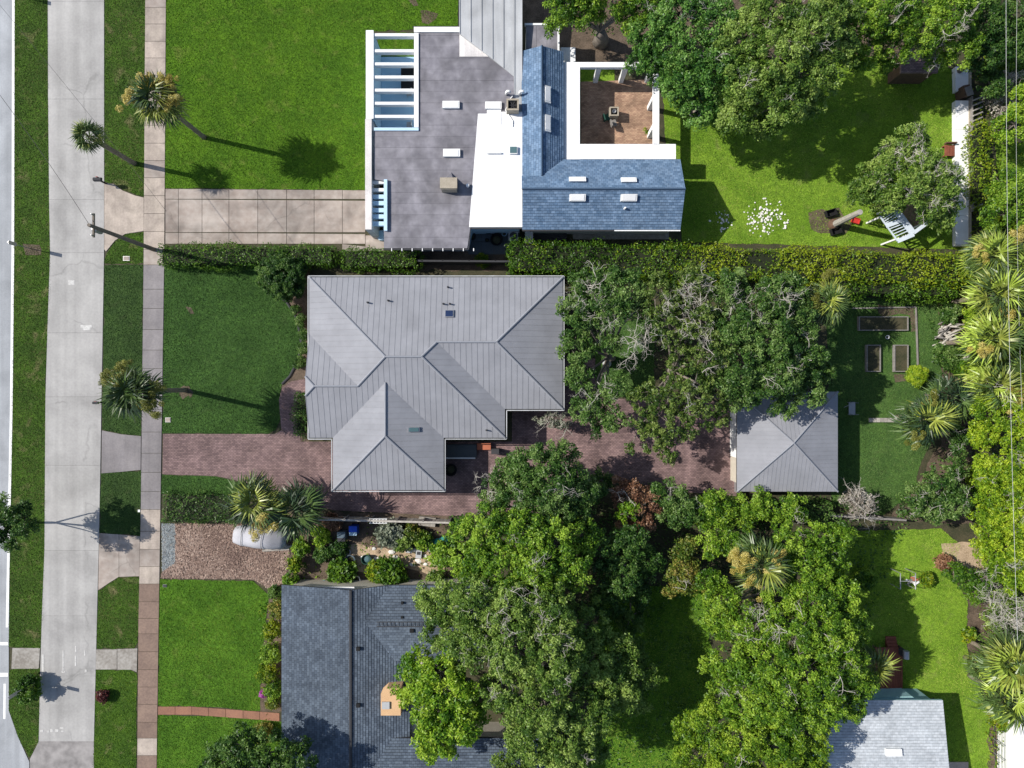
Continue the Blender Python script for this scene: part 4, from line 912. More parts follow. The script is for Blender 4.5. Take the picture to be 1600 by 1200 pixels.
# ------------------------------------------------------------------ south east house
eh = thing('house', 'small house with pale grey shingle roof beside the brown deck', 'house', (29, -28, 0))
EZ_ = 2.6; a0, a1 = X(1288, EZ_), X(1473, EZ_); bn = Y(1094, EZ_); rr_ = Y(1235, 3.6)
MB().prism([(a0 + .3, rr_), (a1 - .4, rr_), (a1 - .4, bn - .3), (a0 + .3, bn - .3)], 0, EZ_ - .2).build('wall', MATS['teal_wall'], eh)
e2 = link('roof', MB().box(a0 + .2, rr_, EZ_ - .24, a1 - .2, bn - .2, EZ_ - .2).mesh('roof', MATS['wall_blue'], org(eh)), eh)
shingle_slope(e2, [(a0, rr_), (a1, rr_), (a1, bn), (a0, bn)], wplane(0, bn, 0, -1, EZ_, .16), (0, -1), 'shingle_pale', deck='teal_wall')
MB().prism(PL([(1362, 1090), (1425, 1088), (1436, 1095), (1362, 1095)], 1.9), 0, 1.9).build('bay_wall', MATS['teal_wall'], eh)
efn = wplane(0, bn, 0, -1, EZ_, .16); skylight(eh, 1395, 1174, .58, .24, efn, 'roof_white', 'white_paint', .2)
MB().prism(PL([(1478, 1190), (1512, 1190), (1512, 1230), (1478, 1230)]), 0, .09).build('back_step', MATS['concrete_walk'], eh)
wb = thing('shed', 'white roofed shed cut off by the bottom right corner', 'shed', (42, -29, 0))
MB().prism(PL([(1597, 1136), (1655, 1136), (1655, 1256), (1597, 1256)], 2.6), 0, 2.4).build('wall', MATS['wall_white'], wb)
for k in range(5):
    q = clip(PL([(1590, 1130), (1662, 1130), (1662, 1262), (1590, 1262)], 2.6), 0, 1, Y(1262, 2.6) + k * 1.3, Y(1262, 2.6) + k * 1.3 + 1.28)
    if q: MB().prism(q, 2.402, 2.6).build('roof_panel', MATS['roof_white'], wb)
# ------------------------------------------------------------------ hedges
hedge('dark clipped hedge along the driveway, its left end at the sidewalk', 246, 520, 383, 414, 1.5, MATS['ficus_leaf'], 1)
hedge('short clipped hedge between the flat roofed house and the grey metal roof', 534, 652, 388, 419, 1.5, MATS['ficus_leaf'], 2, dens=120)
hedge('long tall yellow green hedge behind the blue shingle wing', 797, 1508, 376, 424, 2.4, MATS['hedge_yellow'], 3, leaf=.17, dens=120, skew=20, rough=.26,
      patches=lambda p: np.clip((p[:, 0] - 12) / 20, -.25, .3) + .12 * np.sin(p[:, 0] * .9))
hedge('low dark hedge at the front of the wood chip patch', 253, 368, 772, 817, 1.1, MATS['dark_leaf'], 4, tone=(.3, .9))
hedge('small square dark hedge beside the curved brick path', 458, 480, 614, 681, 1.1, MATS['dark_leaf'], 5, tone=(.2, .8))
hedge('shaded hedge on the lot side of the tall yellow hedge', 1310, 1500, 430, 460, 2.0, MATS['ficus_leaf'], 6, leaf=.17, skew=6, tone=(.3, .95), rough=.25)
hedge('narrow bright vine hedge behind the long white wall', 1526, 1548, 190, 315, 1.6, MATS['vine_leaf'], 7, leaf=.19, rough=.3)
hedge('leafy hedge along the bottom boundary between garage and yard', 1180, 1300, 786, 812, 1.8, MATS['oak_lot'], 8, leaf=.18, rough=.3)

# ------------------------------------------------------------------ trees
OAK, PALE, LOT = MATS['oak_leaf'], MATS['oak_pale'], MATS['oak_lot']
tree('oak_tree', 'oak at the top edge with a thick grey forked trunk showing beside the court', 'tree', OAK,
     [(880, 12, 30, 5.5), (915, 22, 30, 5.2), (905, -20, 40, 6), (955, -12, 36, 6.5), (990, 22, 28, 5.5), (1005, -15, 42, 6.5), (868, 38, 18, 4)], 11, base=(938, 66), bare=4, trunk_r=.5)
tree('oak_tree', 'broad oak overhanging the brick court and its white beam', 'tree', MATS['oak_blue'],
     [(1020, 55, 38, 6), (1010, 92, 30, 4.8), (1060, 20, 45, 7), (1075, 75, 48, 6.5), (1070, 125, 40, 5.5), (1095, 165, 36, 4.8), (1120, 110, 42, 6.5), (1040, 118, 26, 4.4), (1120, 40, 40, 7)], 12, base=(1065, 80), leaf=.21, bare=16, trunk_r=.4, bare_at=((1155, 35, 7.2), (1100, 25, 7)))
tree('oak_tree', 'largest oak of the upper yard, casting branch shadows over the lawn', 'tree', PALE,
     [(1160, 60, 45, 7.5), (1165, 125, 42, 7), (1150, 180, 34, 5.5), (1205, 20, 45, 8), (1215, 90, 48, 8), (1215, 155, 42, 6.8), (1260, 50, 46, 8), (1268, 115, 42, 7.2), (1255, 165, 30, 5.8), (1300, 80, 38, 7), (1300, 20, 40, 7.5), (1190, 200, 26, 4.8)], 13, base=(1245, 130), bare=24, trunk_r=.45)
tree('oak_tree', 'oak over the tile shed at the top right', 'tree', OAK,
     [(1340, 30, 42, 6.5), (1345, 80, 30, 5.5), (1390, 15, 42, 7), (1400, 62, 34, 5.6), (1440, 40, 40, 6.5), (1485, 25, 40, 6.8), (1500, 70, 34, 5.5), (1462, 85, 24, 4.5), (1380, 100, 20, 4)], 14, base=(1420, 50), leaf=.17, bare=14, bare_at=((1465, 95, 4.8), (1420, 85, 4.8)))
tree('oak_tree', 'dark leafy tree at the upper end of the long white wall', 'tree', MATS['dark_leaf'],
     [(1540, 30, 38, 5.5), (1535, 85, 30, 4.6), (1580, 60, 40, 5), (1548, 135, 24, 3.2), (1600, 20, 40, 5.5)], 15, bare=4)
tree('oak_tree', 'half bare oak spreading over the white garden arbour', 'tree', PALE,
     [(1420, 215, 24, 4.6), (1395, 250, 32, 4.4), (1365, 280, 30, 3.8), (1345, 300, 24, 3.2), (1440, 250, 30, 4.8), (1470, 285, 32, 4.5), (1425, 295, 30, 4.8), (1395, 308, 24, 4), (1452, 318, 30, 4.2), (1482, 315, 20, 3.6), (1468, 345, 22, 3.4), (1375, 325, 16, 3)], 16, base=(1432, 300), bare=14, bare_at=((1415, 240, 5.2), (1425, 245, 5.2), (1462, 272, 5.2), (1470, 280, 5.2), (1455, 325, 4.6), (1372, 290, 4.2)), lai=.7, dens=.9)
tree('oak_tree', 'mossy oak reaching the grey house roof at its right edge', 'tree', LOT,
     [(905, 485, 34, 6), (900, 540, 28, 5), (925, 450, 32, 6), (905, 590, 26, 4.6), (920, 640, 28, 4.4), (950, 480, 34, 6.5), (975, 450, 34, 6.5), (950, 535, 20, 5), (955, 605, 24, 5), (960, 655, 22, 4.5), (925, 668, 16, 3.6), (1000, 480, 26, 6)], 17, base=(955, 560), bare=22, bare_at=((915, 455, 6.8), (918, 465, 6.8), (930, 605, 5.4), (992, 525, 6.5), (985, 540, 6.3), (1000, 530, 6.4)), lai=.75, dens=.95, spray=1.25)
tree('oak_tree', 'big spreading oak hanging over the brick court between house and garage', 'tree', MATS['oak_lot_warm'],
     [(1030, 460, 36, 6.5), (1045, 505, 34, 6.8), (1075, 450, 38, 7), (1090, 495, 40, 7.2), (1060, 555, 24, 6), (1105, 550, 40, 7.2), (1080, 610, 36, 6.2), (1035, 615, 32, 5.6), (1005, 625, 26, 5), (1045, 660, 34, 5), (1075, 655, 30, 5), (1020, 685, 24, 4.4), (1045, 705, 20, 4), (1010, 655, 20, 4.6), (1110, 620, 30, 5.8), (1120, 660, 20, 4.6), (985, 700, 10, 3.6)], 18, base=(1050, 572), bare=26, bare_at=((1085, 465, 7.8), (1090, 450, 7.8), (1075, 475, 7.6), (1110, 440, 7.6), (1100, 520, 7.8)), trunk_r=.45, lai=.75, dens=.95, spray=1.25)
tree('oak_tree', 'oak crown covering the upper half of the square garage roof', 'tree', LOT,
     [(1140, 455, 36, 7), (1150, 510, 40, 7.4), (1160, 565, 38, 7), (1195, 470, 40, 7), (1205, 530, 42, 7.4), (1210, 585, 38, 6.8), (1245, 500, 34, 6.4), (1258, 555, 36, 6.4), (1262, 605, 28, 5.6), (1225, 630, 20, 5), (1170, 610, 26, 5.8), (1145, 625, 22, 5.2), (1130, 600, 24, 6), (1280, 580, 22, 5.2), (1235, 455, 28, 6)], 19, base=(1190, 545), bare=18, bare_at=((1215, 475, 7.8), (1155, 470, 7.6)), trunk_r=.4, lai=.8)
tree('oak_tree', 'dense rounded oak beside the garage wing at the lower side of the court', 'tree', LOT,
     [(800, 745, 34, 5), (835, 735, 40, 6), (872, 725, 34, 5.6), (860, 765, 42, 6.2), (900, 760, 34, 5.4), (815, 785, 40, 5.6), (855, 800, 40, 5.8), (905, 795, 30, 5), (775, 765, 22, 4), (765, 790, 22, 4), (930, 770, 16, 4)], 20, base=(850, 775), bare=8, bare_at=((765, 760, 4.6), (772, 772, 4.8), (780, 785, 4.8), (765, 745, 4.4)))
tree('oak_tree', 'green oak just above the slate roofed house, its crown touching the lot boundary', 'tree', OAK,
     [(725, 835, 30, 5.4), (765, 830, 40, 6.4), (735, 880, 32, 5.6), (785, 880, 42, 7), (820, 840, 42, 6.8), (865, 845, 40, 6.6), (835, 890, 44, 7.2), (890, 885, 40, 6.4), (910, 840, 28, 5.6), (700, 870, 18, 4.4)], 21, base=(810, 870), leaf=.22, bare=5)
tree('oak_tree', 'wide greyish oak with pale mossy twigs beside the slate roof', 'tree', PALE,
     [(700, 940, 38, 6.4), (674, 932, 24, 5.4), (692, 982, 32, 6.2), (750, 945, 46, 7.6), (740, 1000, 44, 7.6), (800, 950, 46, 8), (800, 1010, 48, 8.4), (855, 960, 46, 8), (860, 1025, 50, 8.6), (910, 975, 42, 6), (920, 1040, 46, 6.4), (795, 1075, 46, 7.8), (850, 1095, 50, 8.2), (910, 1110, 46, 6.8), (965, 1070, 40, 5.4), (960, 1020, 34, 5.4), (830, 1150, 44, 6.8), (885, 1170, 44, 6.8), (925, 1165, 28, 5), (1000, 1050, 28, 4.2), (990, 1095, 24, 4.0), (985, 1010, 24, 4.2), (800, 1200, 30, 5)], 22, base=(845, 1040), bare=50, bare_at=((760, 1000, 8.4), (775, 1010, 8.4), (840, 950, 8.6), (745, 940, 8)), trunk_r=.55, lai=.75, spray=1.2)
tree('maple_tree', 'bright light green tree beside the tan chimney', 'tree', MATS['maple_leaf'],
     [(655, 1035, 24, 6), (648, 1075, 22, 6), (690, 1050, 34, 7.4), (680, 1095, 38, 8), (715, 1085, 36, 8), (680, 1140, 36, 7.8), (715, 1130, 36, 7.8), (668, 1170, 18, 6), (700, 1165, 22, 6.4), (640, 1085, 16, 5.4), (628, 1078, 13, 5.2), (640, 1050, 17, 5.8), (740, 1110, 24, 7)], 23, base=(690, 1105), leaf=.23, bare=2, flat=.85)
tree('oak_tree', 'dark shaded tree in the gap above the lower lawn patch', 'tree', MATS['dark_leaf'],
     [(940, 860, 36, 4.6), (965, 900, 34, 4.4), (950, 935, 30, 4), (985, 850, 30, 4.2), (1010, 880, 26, 3.6), (1000, 925, 22, 3.0), (985, 965, 22, 2.8)], 24, bare=2)
tree('shrub_tree', 'small reddish tipped tree in the middle of the lower trees', 'tree', MATS['croton_leaf'],
     [(1065, 880, 24, 3.2), (1055, 910, 22, 3), (1080, 905, 22, 3), (1070, 855, 18, 3)], 25, bare=4, lai=.55, trunk_r=.1)
tree('oak_tree', 'green tree beneath the fan palm at the lower boundary', 'tree', MATS['oak_warm'],
     [(1115, 845, 26, 4), (1130, 945, 30, 4.6), (1110, 915, 24, 4), (1230, 850, 34, 5.4), (1260, 890, 36, 6), (1275, 845, 30, 5), (1295, 880, 30, 5), (1215, 930, 32, 5.4), (1150, 850, 24, 4.2), (1310, 840, 24, 4.6), (1125, 970, 26, 4.4)], 26, base=(1220, 890), bare=6)
tree('oak_tree', 'broad yellow green tree spreading towards the pale shingle house', 'tree', MATS['oak_warm'],
     [(1270, 940, 40, 6.6), (1310, 930, 34, 6), (1240, 985, 44, 7), (1290, 990, 44, 7), (1325, 975, 32, 5.8), (1180, 985, 38, 6), (1200, 1040, 46, 7), (1260, 1045, 48, 7.4), (1310, 1035, 42, 6.6), (1150, 1035, 36, 6), (1340, 1065, 26, 5.2), (1170, 1090, 44, 6.6), (1225, 1100, 46, 7), (1280, 1100, 42, 6.6), (1320, 1095, 30, 5.4), (1135, 985, 22, 4.6), (1128, 1075, 24, 4.8), (1112, 1035, 18, 4)], 27, base=(1250, 1040), bare=22, trunk_r=.45, bare_at=((1180, 965, 6.6), (1170, 975, 6.6), (1225, 990, 7.6)))
tree('oak_tree', 'olive tree at the bottom edge left of the pale shingle house', 'tree', MATS['olive_leaf'],
     [(1110, 1130, 40, 6), (1160, 1150, 44, 6.4), (1215, 1155, 44, 6.4), (1260, 1150, 38, 5.8), (1090, 1185, 40, 5.8), (1145, 1200, 44, 6), (1200, 1205, 44, 6), (1255, 1195, 34, 5.4), (1075, 1150, 30, 5.2)], 28, base=(1170, 1170), leaf=.17, bare=4, dens=1.0)
tree('oak_tree', 'dark green tree at the bottom edge shading the slate roof', 'tree', MATS['dark_leaf'],
     [(380, 1165, 36, 6), (350, 1190, 34, 5.6), (420, 1175, 34, 6), (455, 1195, 36, 6), (395, 1210, 44, 6.4), (470, 1160, 14, 5), (340, 1215, 30, 5)], 29, base=(410, 1200), bare=2)
tree('street_tree', 'small round street tree in the median at the left edge', 'tree', MATS['dark_leaf'],
     [(15, 800, 26, 4.4), (38, 815, 22, 4.6), (20, 838, 22, 4.2), (-8, 820, 26, 4.6), (30, 790, 14, 4.2)], 30, base=(28, 812), trunk_r=.1, flat=.9)
tree('oak_tree', 'small tree with leafy clumps right of the vine hedge', 'tree', MATS['maple_leaf'],
     [(1585, 195, 26, 3.4), (1600, 155, 24, 3.4), (1562, 205, 14, 2.6)], 31, bare=1, trunk_r=.1)
tree('oak_tree', 'bushy tree at the right edge above the row of fan palms', 'tree', MATS['oak_leaf'],
     [(1570, 300, 30, 3.6), (1555, 335, 28, 3.2), (1595, 335, 30, 3.4), (1592, 290, 22, 3.4)], 32, trunk_r=.14)
tree('dead_tree', 'bare grey brush at the right edge beside the overhead wire', 'tree', MATS['grey_twig_leaf'],
     [(1562, 165, 22, 2), (1570, 130, 20, 2.2)], 33, bare=10, lai=.3, trunk_r=.08)
# bright scrub on the right, outside the lot
for i, (lab, lob) in enumerate((
  ('bright yellow green scrub tree right of the lot, directly below the fan palms', [(1545, 645, 28, 4), (1580, 650, 30, 4.2), (1600, 690, 30, 4.2), (1535, 680, 22, 3.4)]),
  ('bright yellow green scrub tree with bare white limbs at the right edge', [(1540, 735, 28, 3.8), (1575, 730, 32, 4.2), (1600, 760, 30, 4), (1545, 775, 26, 3.6)]),
  ('bright yellow green scrub tree by the lower right lot corner', [(1540, 815, 28, 3.4), (1575, 805, 32, 3.8), (1605, 820, 30, 3.8)]),
  ('yellow scrub tree above the bleached dead tree', [(1555, 865, 30, 3.4), (1590, 860, 32, 3.6), (1580, 900, 30, 3.2), (1530, 845, 16, 2.4)]))):
    tree('scrub_tree', lab, 'tree', MATS['yellow_leaf'], lob, 40 + i, bare=8, trunk_r=.12, bare_at=((1588, 715, 4.6),) if i == 1 else (), spray=1.3)
tree('scrub_tree', 'low green scrub left of the bleached dead tree', 'tree', MATS['ficus_leaf'], [(1510, 905, 20, 1.8), (1520, 925, 16, 1.6), (1490, 895, 14, 1.4), (1540, 900, 18, 2)], 46, bare=6, trunk_r=.08)
tree('dead_tree', 'bleached dead tree with white bare limbs at the right edge', 'tree', MATS['oak_pale'], [(1560, 950, 30, 2.4), (1590, 960, 30, 2.6), (1555, 990, 24, 2), (1590, 1000, 24, 2.2)], 47, bare=20, lai=.35, trunk_r=.14,
     bare_at=((1550, 945, 3.2), (1565, 935, 3.4), (1580, 955, 3.4), (1570, 970, 3.2), (1595, 940, 3.4), (1590, 985, 3), (1560, 965, 3.2)), spray=1.6)
tree('scrub_tree', 'dark scrubby thicket in the lower right corner of the lot', 'tree', LOT, [(1430, 775, 26, 2.6), (1465, 755, 26, 2.8), (1490, 785, 26, 2.8), (1455, 795, 24, 2.4), (1490, 735, 20, 2.4), (1415, 795, 16, 1.8)], 48, bare=12, trunk_r=.1, lai=.7)
tree('scrub_tree', 'dark thicket at the right lot edge below the small palm', 'tree', LOT, [(1490, 705, 16, 2.2), (1498, 680, 14, 2), (1485, 660, 14, 2)], 49, bare=3, trunk_r=.08)
for i, (lab, px, py, r, h, m) in enumerate((('lime shrub mass between the fan palms of the right hand row', 1520, 430, 22, 2.2, 'vine_leaf'), ('lime shrub under the upper right fan palms', 1575, 435, 28, 2.4, 'olive_leaf'), ('shrub mass low between the middle fan palms', 1530, 495, 24, 2.0, 'olive_leaf'), ('shrub mass at the right edge between the fan palms', 1580, 545, 30, 2.2, 'vine_leaf'), ('shrub mass under the lowest fan palm of the row', 1530, 570, 24, 2.0, 'olive_leaf'), ('shrub mass above the bright scrub trees', 1580, 620, 30, 2.2, 'vine_leaf'), ('scrub filling the gap beside the lower right lot corner', 1530, 745, 22, 2.0, 'olive_leaf'), ('scrub at the right edge level with the sandy patch', 1600, 780, 26, 2.2, 'olive_leaf'),
  ('green bush mass right of the vine hedge at the right edge', 1585, 120, 26, 2.0, 'oak_leaf'), ('green bush mass at the top right corner', 1560, 90, 24, 2.0, 'oak_leaf'), ('bush mass below the bleached dead tree', 1590, 1000, 24, 1.6, 'oak_leaf'), ('bush at the right edge left of the white shed', 1560, 1125, 16, 1.2, 'vine_leaf'), ('bush mass above the topmost fan palm of the row', 1570, 365, 26, 2.2, 'vine_leaf'))):
    shrub('bush', lab, 'bush', MATS[m], px, py, r, h, 160 + i, .2, .9)
# boundary planting south of the brick court
tree('dead_tree', 'rust brown dying tree on the lower boundary', 'tree', MATS['rusty_leaf'], [(985, 775, 26, 3), (1010, 785, 20, 3), (970, 765, 18, 2.6), (1005, 815, 18, 2.4), (975, 815, 16, 2.2)], 50, bare=6, trunk_r=.12, bark='bark_grey')
tree('scrub_tree', 'bright green sapling growing in the rust brown tree', 'tree', MATS['maple_leaf'], [(980, 803, 18, 3.6)], 51, trunk_r=.07)
for i, (lab, lob, m) in enumerate((
  ('leafy boundary tree immediately right of the rust brown tree', [(1045, 775, 26, 3.2), (1050, 800, 22, 2.8), (1075, 790, 24, 3.2)], LOT),
  ('leafy boundary tree below the middle of the brick court', [(1110, 785, 24, 3.2), (1130, 800, 24, 3), (1100, 805, 22, 2.6), (1160, 805, 20, 2.8)], OAK),
  ('leafy boundary tree in front of the garage lower left corner', [(1180, 790, 24, 3.2), (1205, 795, 22, 3), (1235, 795, 24, 3)], OAK),
  ('blurred round shrub by the court edge left of the rust brown tree', [(938, 748, 16, 1.8), (950, 758, 12, 1.6)], LOT))):
    tree('boundary_tree', lab, 'tree', m, lob, 55 + i, bare=2, trunk_r=.09)
tree('dead_tree', 'grey leafless bush at the lower right corner of the garage', 'tree', MATS['grey_twig_leaf'], [(1340, 785, 22, 1.6), (1325, 780, 14, 1.4)], 60, bare=18, lai=.3, trunk_r=.06, spray=1.2)
tree('dead_tree', 'grey twiggy bush at the house corner by the brick court', 'tree', MATS['silver_leaf'], [(858, 657, 16, 1.5), (845, 655, 10, 1.2), (880, 662, 14, 1.4)], 61, bare=12, lai=.35, trunk_r=.05, spray=1.0)

# ------------------------------------------------------------------ bushes and bed plants
shrub('round_bush', 'large round dark bush at the corner of the grey roof', 'bush', MATS['dark_leaf'], 442, 432, 37, 2.6, 70, .12, 1.5)
shrub('round_bush', 'round light green bush beside the raised garden beds', 'bush', MATS['yellow_leaf'], 1431, 587, 14, 1.3, 71, .1, 1.6)
for i, (px, py, r, lab) in enumerate(((462, 484, 7, 'bed bush nearest the large round bush'), (470, 502, 8, 'bed bush second below the large round bush'), (475, 522, 8, 'bed bush at the middle of the curved bed'), (474, 544, 8, 'bed bush next above the lowest one'), (468, 566, 9, 'bed bush just above the curved brick path'))):
    shrub('bed_bush', 'low green ' + lab, 'bush', MATS['oak_lot'], px, py, r, .7, 72 + i, .1, group='bushes along the curved house bed')
shrub('spiky_bush', 'bushy sago like plant in the median island', 'bush', MATS['ficus_leaf'], 46, 1075, 19, 1.5, 80, .2, .9)
shrub('red_plant', 'dark red bromeliad on the verge by the service road', 'plant', MATS['red_leaf'], 161, 1086, 9, .6, 81, .2, 1.0)
for i, (px, py, r, h, m, lab) in enumerate((
  (436, 950, 13, 1.2, 'croton_leaf', 'yellow variegated shrub at the top of the bed along the slate roof'), (426, 985, 14, 1.3, 'vine_leaf', 'light green shrub second from the top in the bed along the slate roof'),
  (422, 1020, 15, 1.3, 'oak_leaf', 'green shrub in the middle of the bed along the slate roof'), (418, 1050, 14, 1.2, 'vine_leaf', 'yellow green shrub above the flowering shrub by the slate roof'),
  (427, 1078, 12, 1.0, 'oak_leaf', 'small green shrub near the end of the stepping path'), (412, 1083, 6, .6, 'magenta', 'magenta flowering shrub beside the stepping path'),
  (428, 1096, 10, .7, 'croton_leaf', 'brownish shrub touching the stepping path'), (412, 1145, 14, .9, 'croton_leaf', 'scrubby plant below the stepping path'), (430, 925, 9, .8, 'dark_leaf', 'dark shrub at the slate roof upper left corner'))):
    shrub('flower_shrub', lab, 'shrub', MATS[m], px, py, r, h, 90 + i, .16)
for i, (px, py, r, h, m, lab) in enumerate((
  (500, 838, 15, 1.0, 'maple_leaf', 'bright green shrub beside the blue bin'), (462, 880, 12, 1.2, 'vine_leaf', 'tall fern clump at the edge of the wood chips'), (470, 855, 12, 1.2, 'oak_leaf', 'fern clump below the covered car'),
  (505, 865, 12, 1.0, 'dark_leaf', 'dark fern right of the fern clumps'), (530, 858, 12, .8, 'dark_leaf', 'dark low fern beside the stone path'), (535, 893, 20, 1.2, 'ficus_leaf', 'broad leafed plant left of the white pot'),
  (610, 896, 26, 1.3, 'ficus_leaf', 'big broad leafed clump against the slate roof eave'), (590, 893, 16, 1.1, 'vine_leaf', 'yellow edged leafy clump next to the white pot'), (610, 835, 20, 1.5, 'silver_leaf', 'silvery spiky shrub below the ladder'), (628, 845, 16, 1.2, 'oak_pale', 'grey green shrub right of the silvery shrub'),
  (645, 833, 13, 1.2, 'croton_leaf', 'yellow leafed plant near the white slab'), (660, 845, 13, 1.1, 'oak_leaf', 'green plant between yellow plant and teal cover'), (688, 866, 18, 1.4, 'maple_leaf', 'bright green fern bush below the teal cover'),
  (522, 815, 13, .8, 'rusty_leaf', 'brown dried plant left of the blue bin'), (680, 905, 14, .8, 'oak_pale', 'scrub at the right end of the stone path'), (455, 905, 10, 1.2, 'oak_leaf', 'fern clump touching the slate roof corner'),
  (752, 408, 10, .5, 'vine_leaf', 'pale green plant on the shaded patio by the fence'), (640, 408, 10, .8, 'dark_leaf', 'dark plant at the end of the short hedge'),
  (1483, 488, 16, .9, 'oak_lot', 'weedy plants above the grey driftwood'), (1480, 555, 20, .9, 'oak_lot', 'weedy plants below the grey driftwood'), (1500, 575, 14, .9, 'ficus_leaf', 'weedy bush at the lot edge left of the palms'),
  (626, 1034, 6, .5, 'croton_leaf', 'small yellow plant in the roof court opening'), (1474, 878, 12, .8, 'rusty_leaf', 'reddish plant below the white ball'), (1448, 905, 10, .7, 'vine_leaf', 'small green shrub by the scrap pile'), (1515, 990, 10, .7, 'vine_leaf', 'spiky small plant on the bare earth'),
  (1350, 905, 16, 1.0, 'oak_leaf', 'shaded bush behind the metal rack'), (1010, 205, 5, .4, 'vine_leaf', 'tiny green plant by the lower court column'))):
    shrub('garden_plant', lab, 'plant', MATS[m], px, py, r, h, 110 + i, .32 if ('broad' in lab or 'spiky' in lab or 'leafy clump' in lab) else (.2 if h > .6 else .12), .8)

# ------------------------------------------------------------------ palms
palm('tallest street palm with golden flower heads over the sidewalk', 247, 157, 6.9, 46, 1, ('palm_green', 'palm_yellow', 'palm_dark'), 38, 12)
palm('smaller street palm leaning over the service road edge', 140, 214, 5.4, 31, 2, ('palm_green', 'palm_green', 'palm_yellow'), 30, 0, lean=(-.15, .1))
palm('fan palm at the sidewalk in front of the dark lawn', 212, 611, 7.0, 49, 3, ('palm_dark', 'palm_green', 'palm_green'), 36, 6, fcol='palm_flower_lot', low=-20)
palm('fan palm over the covered car', 403, 784, 3.6, 54, 4, ('palm_green', 'palm_yellow', 'palm_dark'), 32, 2, fcol='palm_flower')
palm('fan palm right of the covered car by the brick driveway', 463, 794, 3.4, 52, 5, ('palm_dark', 'palm_green'), 30, 0)
palm('pale fan palm at the upper right of the oak canopy', 1290, 472, 5.6, 46, 6, ('palm_green', 'palm_yellow', 'palm_green'), 28, 2, fcol='palm_flower_lot')
palm('fan palm beside the short white walkway behind the garage', 1443, 655, 3.4, 50, 7, ('palm_green', 'palm_dark', 'palm_yellow'), 30, 2, fcol='palm_flower_lot')
palm('dark fan palm at the right lot edge', 1488, 620, 3.2, 42, 8, ('palm_dark', 'palm_dark', 'palm_green'), 26)
palm('fan palm rising from the lower trees near the boundary', 1183, 880, 6.8, 52, 9, ('palm_green', 'palm_yellow'), 34, 6)
palm('fan palm overhanging the brown deck', 1360, 1040, 4.4, 38, 10, ('palm_yellow', 'palm_green'), 26)
Y1 = ('palm_yellow', 'palm_lime', 'palm_lime', 'palm_green', 'palm_green')
for i, (lab, px, py, h, r, fl) in enumerate((
  ('topmost fan palm of the right hand row, below the white wall', 1545, 398, 4.6, 46, 1), ('fan palm at the right edge beside the topmost row palm', 1595, 415, 4.4, 50, 1), ('fan palm of the row level with the deadwood pile', 1555, 460, 5, 52, 1),
  ('fan palm of the row just below the deadwood pile', 1545, 530, 5, 52, 1), ('fan palm at the right edge in the middle of the row', 1600, 500, 4.6, 50, 1), ('fan palm of the row above the bright scrub', 1550, 600, 4.2, 48, 2), ('fan palm at the right edge above the bright scrub', 1603, 590, 4.2, 46, 1),
  ('big yellowed fan palm near the bottom right corner', 1575, 1035, 4.2, 56, 0), ('fan palm touching the bottom right white shed', 1570, 1090, 3.8, 50, 0), ('fan palm below the bleached dead tree', 1605, 1050, 3.6, 46, 0), ('small young palm on the bare earth by the lower lawn', 1530, 1040, 1.6, 26, 0))):
    palm(lab, px, py, h, r, 20 + i, Y1 if i < 7 else ('palm_yellow', 'palm_lime', 'palm_green', 'palm_green'), 34 if r > 30 else 16, fl, group=None)
# ------------------------------------------------------------------ small things
def th(name, label, cat, px, py, z=0, group=None):
    t = thing(name, label, cat, (X(px, z), Y(py, z), z), group); return t, X(px, z), Y(py, z)
def lathe(name, m, root, x, y, prof, n=14, smooth=True):
    b = MB().lathe(x, y, prof, n); b.smooth = False; return b.build(name, MATS[m], root)
# utility pole and wires
t, x, y = th('utility_pole', 'tall wooden utility pole leaning into view over the first driveway', 'utility pole', 241, 390)
MB().tube([(x, y, 0), (x, y, 4), (x, y, 8.2)], [.17, .15, .12], 9).build('pole', MATS['pole_wood'], t)
MB().obox(x, y + .1, 7.6, .1, 1.6, 7.75).build('crossarm', MATS['pole_wood'], t)
for k in (-.7, .7): lathe('insulator', 'metal_grey', t, x, y + .1 + k, [(.06, 7.75), (.05, 7.95), (.03, 7.98)], 8)
lathe('transformer', 'metal_grey', t, x - .35, y, [(.2, 6.3), (.22, 6.4), (.22, 7.1), (.12, 7.2)], 12)
def wire(lab, a, b, sag=.5, m='wire', r=.016, grp=None):
    pts = [(a[0] + (b[0] - a[0]) * i / 12, a[1] + (b[1] - a[1]) * i / 12, a[2] + (b[2] - a[2]) * i / 12 - sag * 4 * (i / 12) * (1 - i / 12)) for i in range(13)]
    tag(MB().tube(pts, r, 4).build('overhead_wire', MATS[m]), lab, 'wire', grp)
wire('overhead wire crossing the service road to the top of the utility pole', P(-60, 70, 8), (x, y, 8.1))
wire('overhead wire crossing the top left corner of the road', P(-40, -40, 8.2), P(260, 330, 6.5), .3, r=.011)
wire('pale overhead wire running down the right edge, the inner one', P(1572, -60, 7), P(1590, 1000, 7), .3, 'wire_pale', .011)
wire('pale overhead wire hugging the right edge, the outer one', P(1590, -60, 7), P(1597, 640, 6), .3, 'wire_pale', .008)
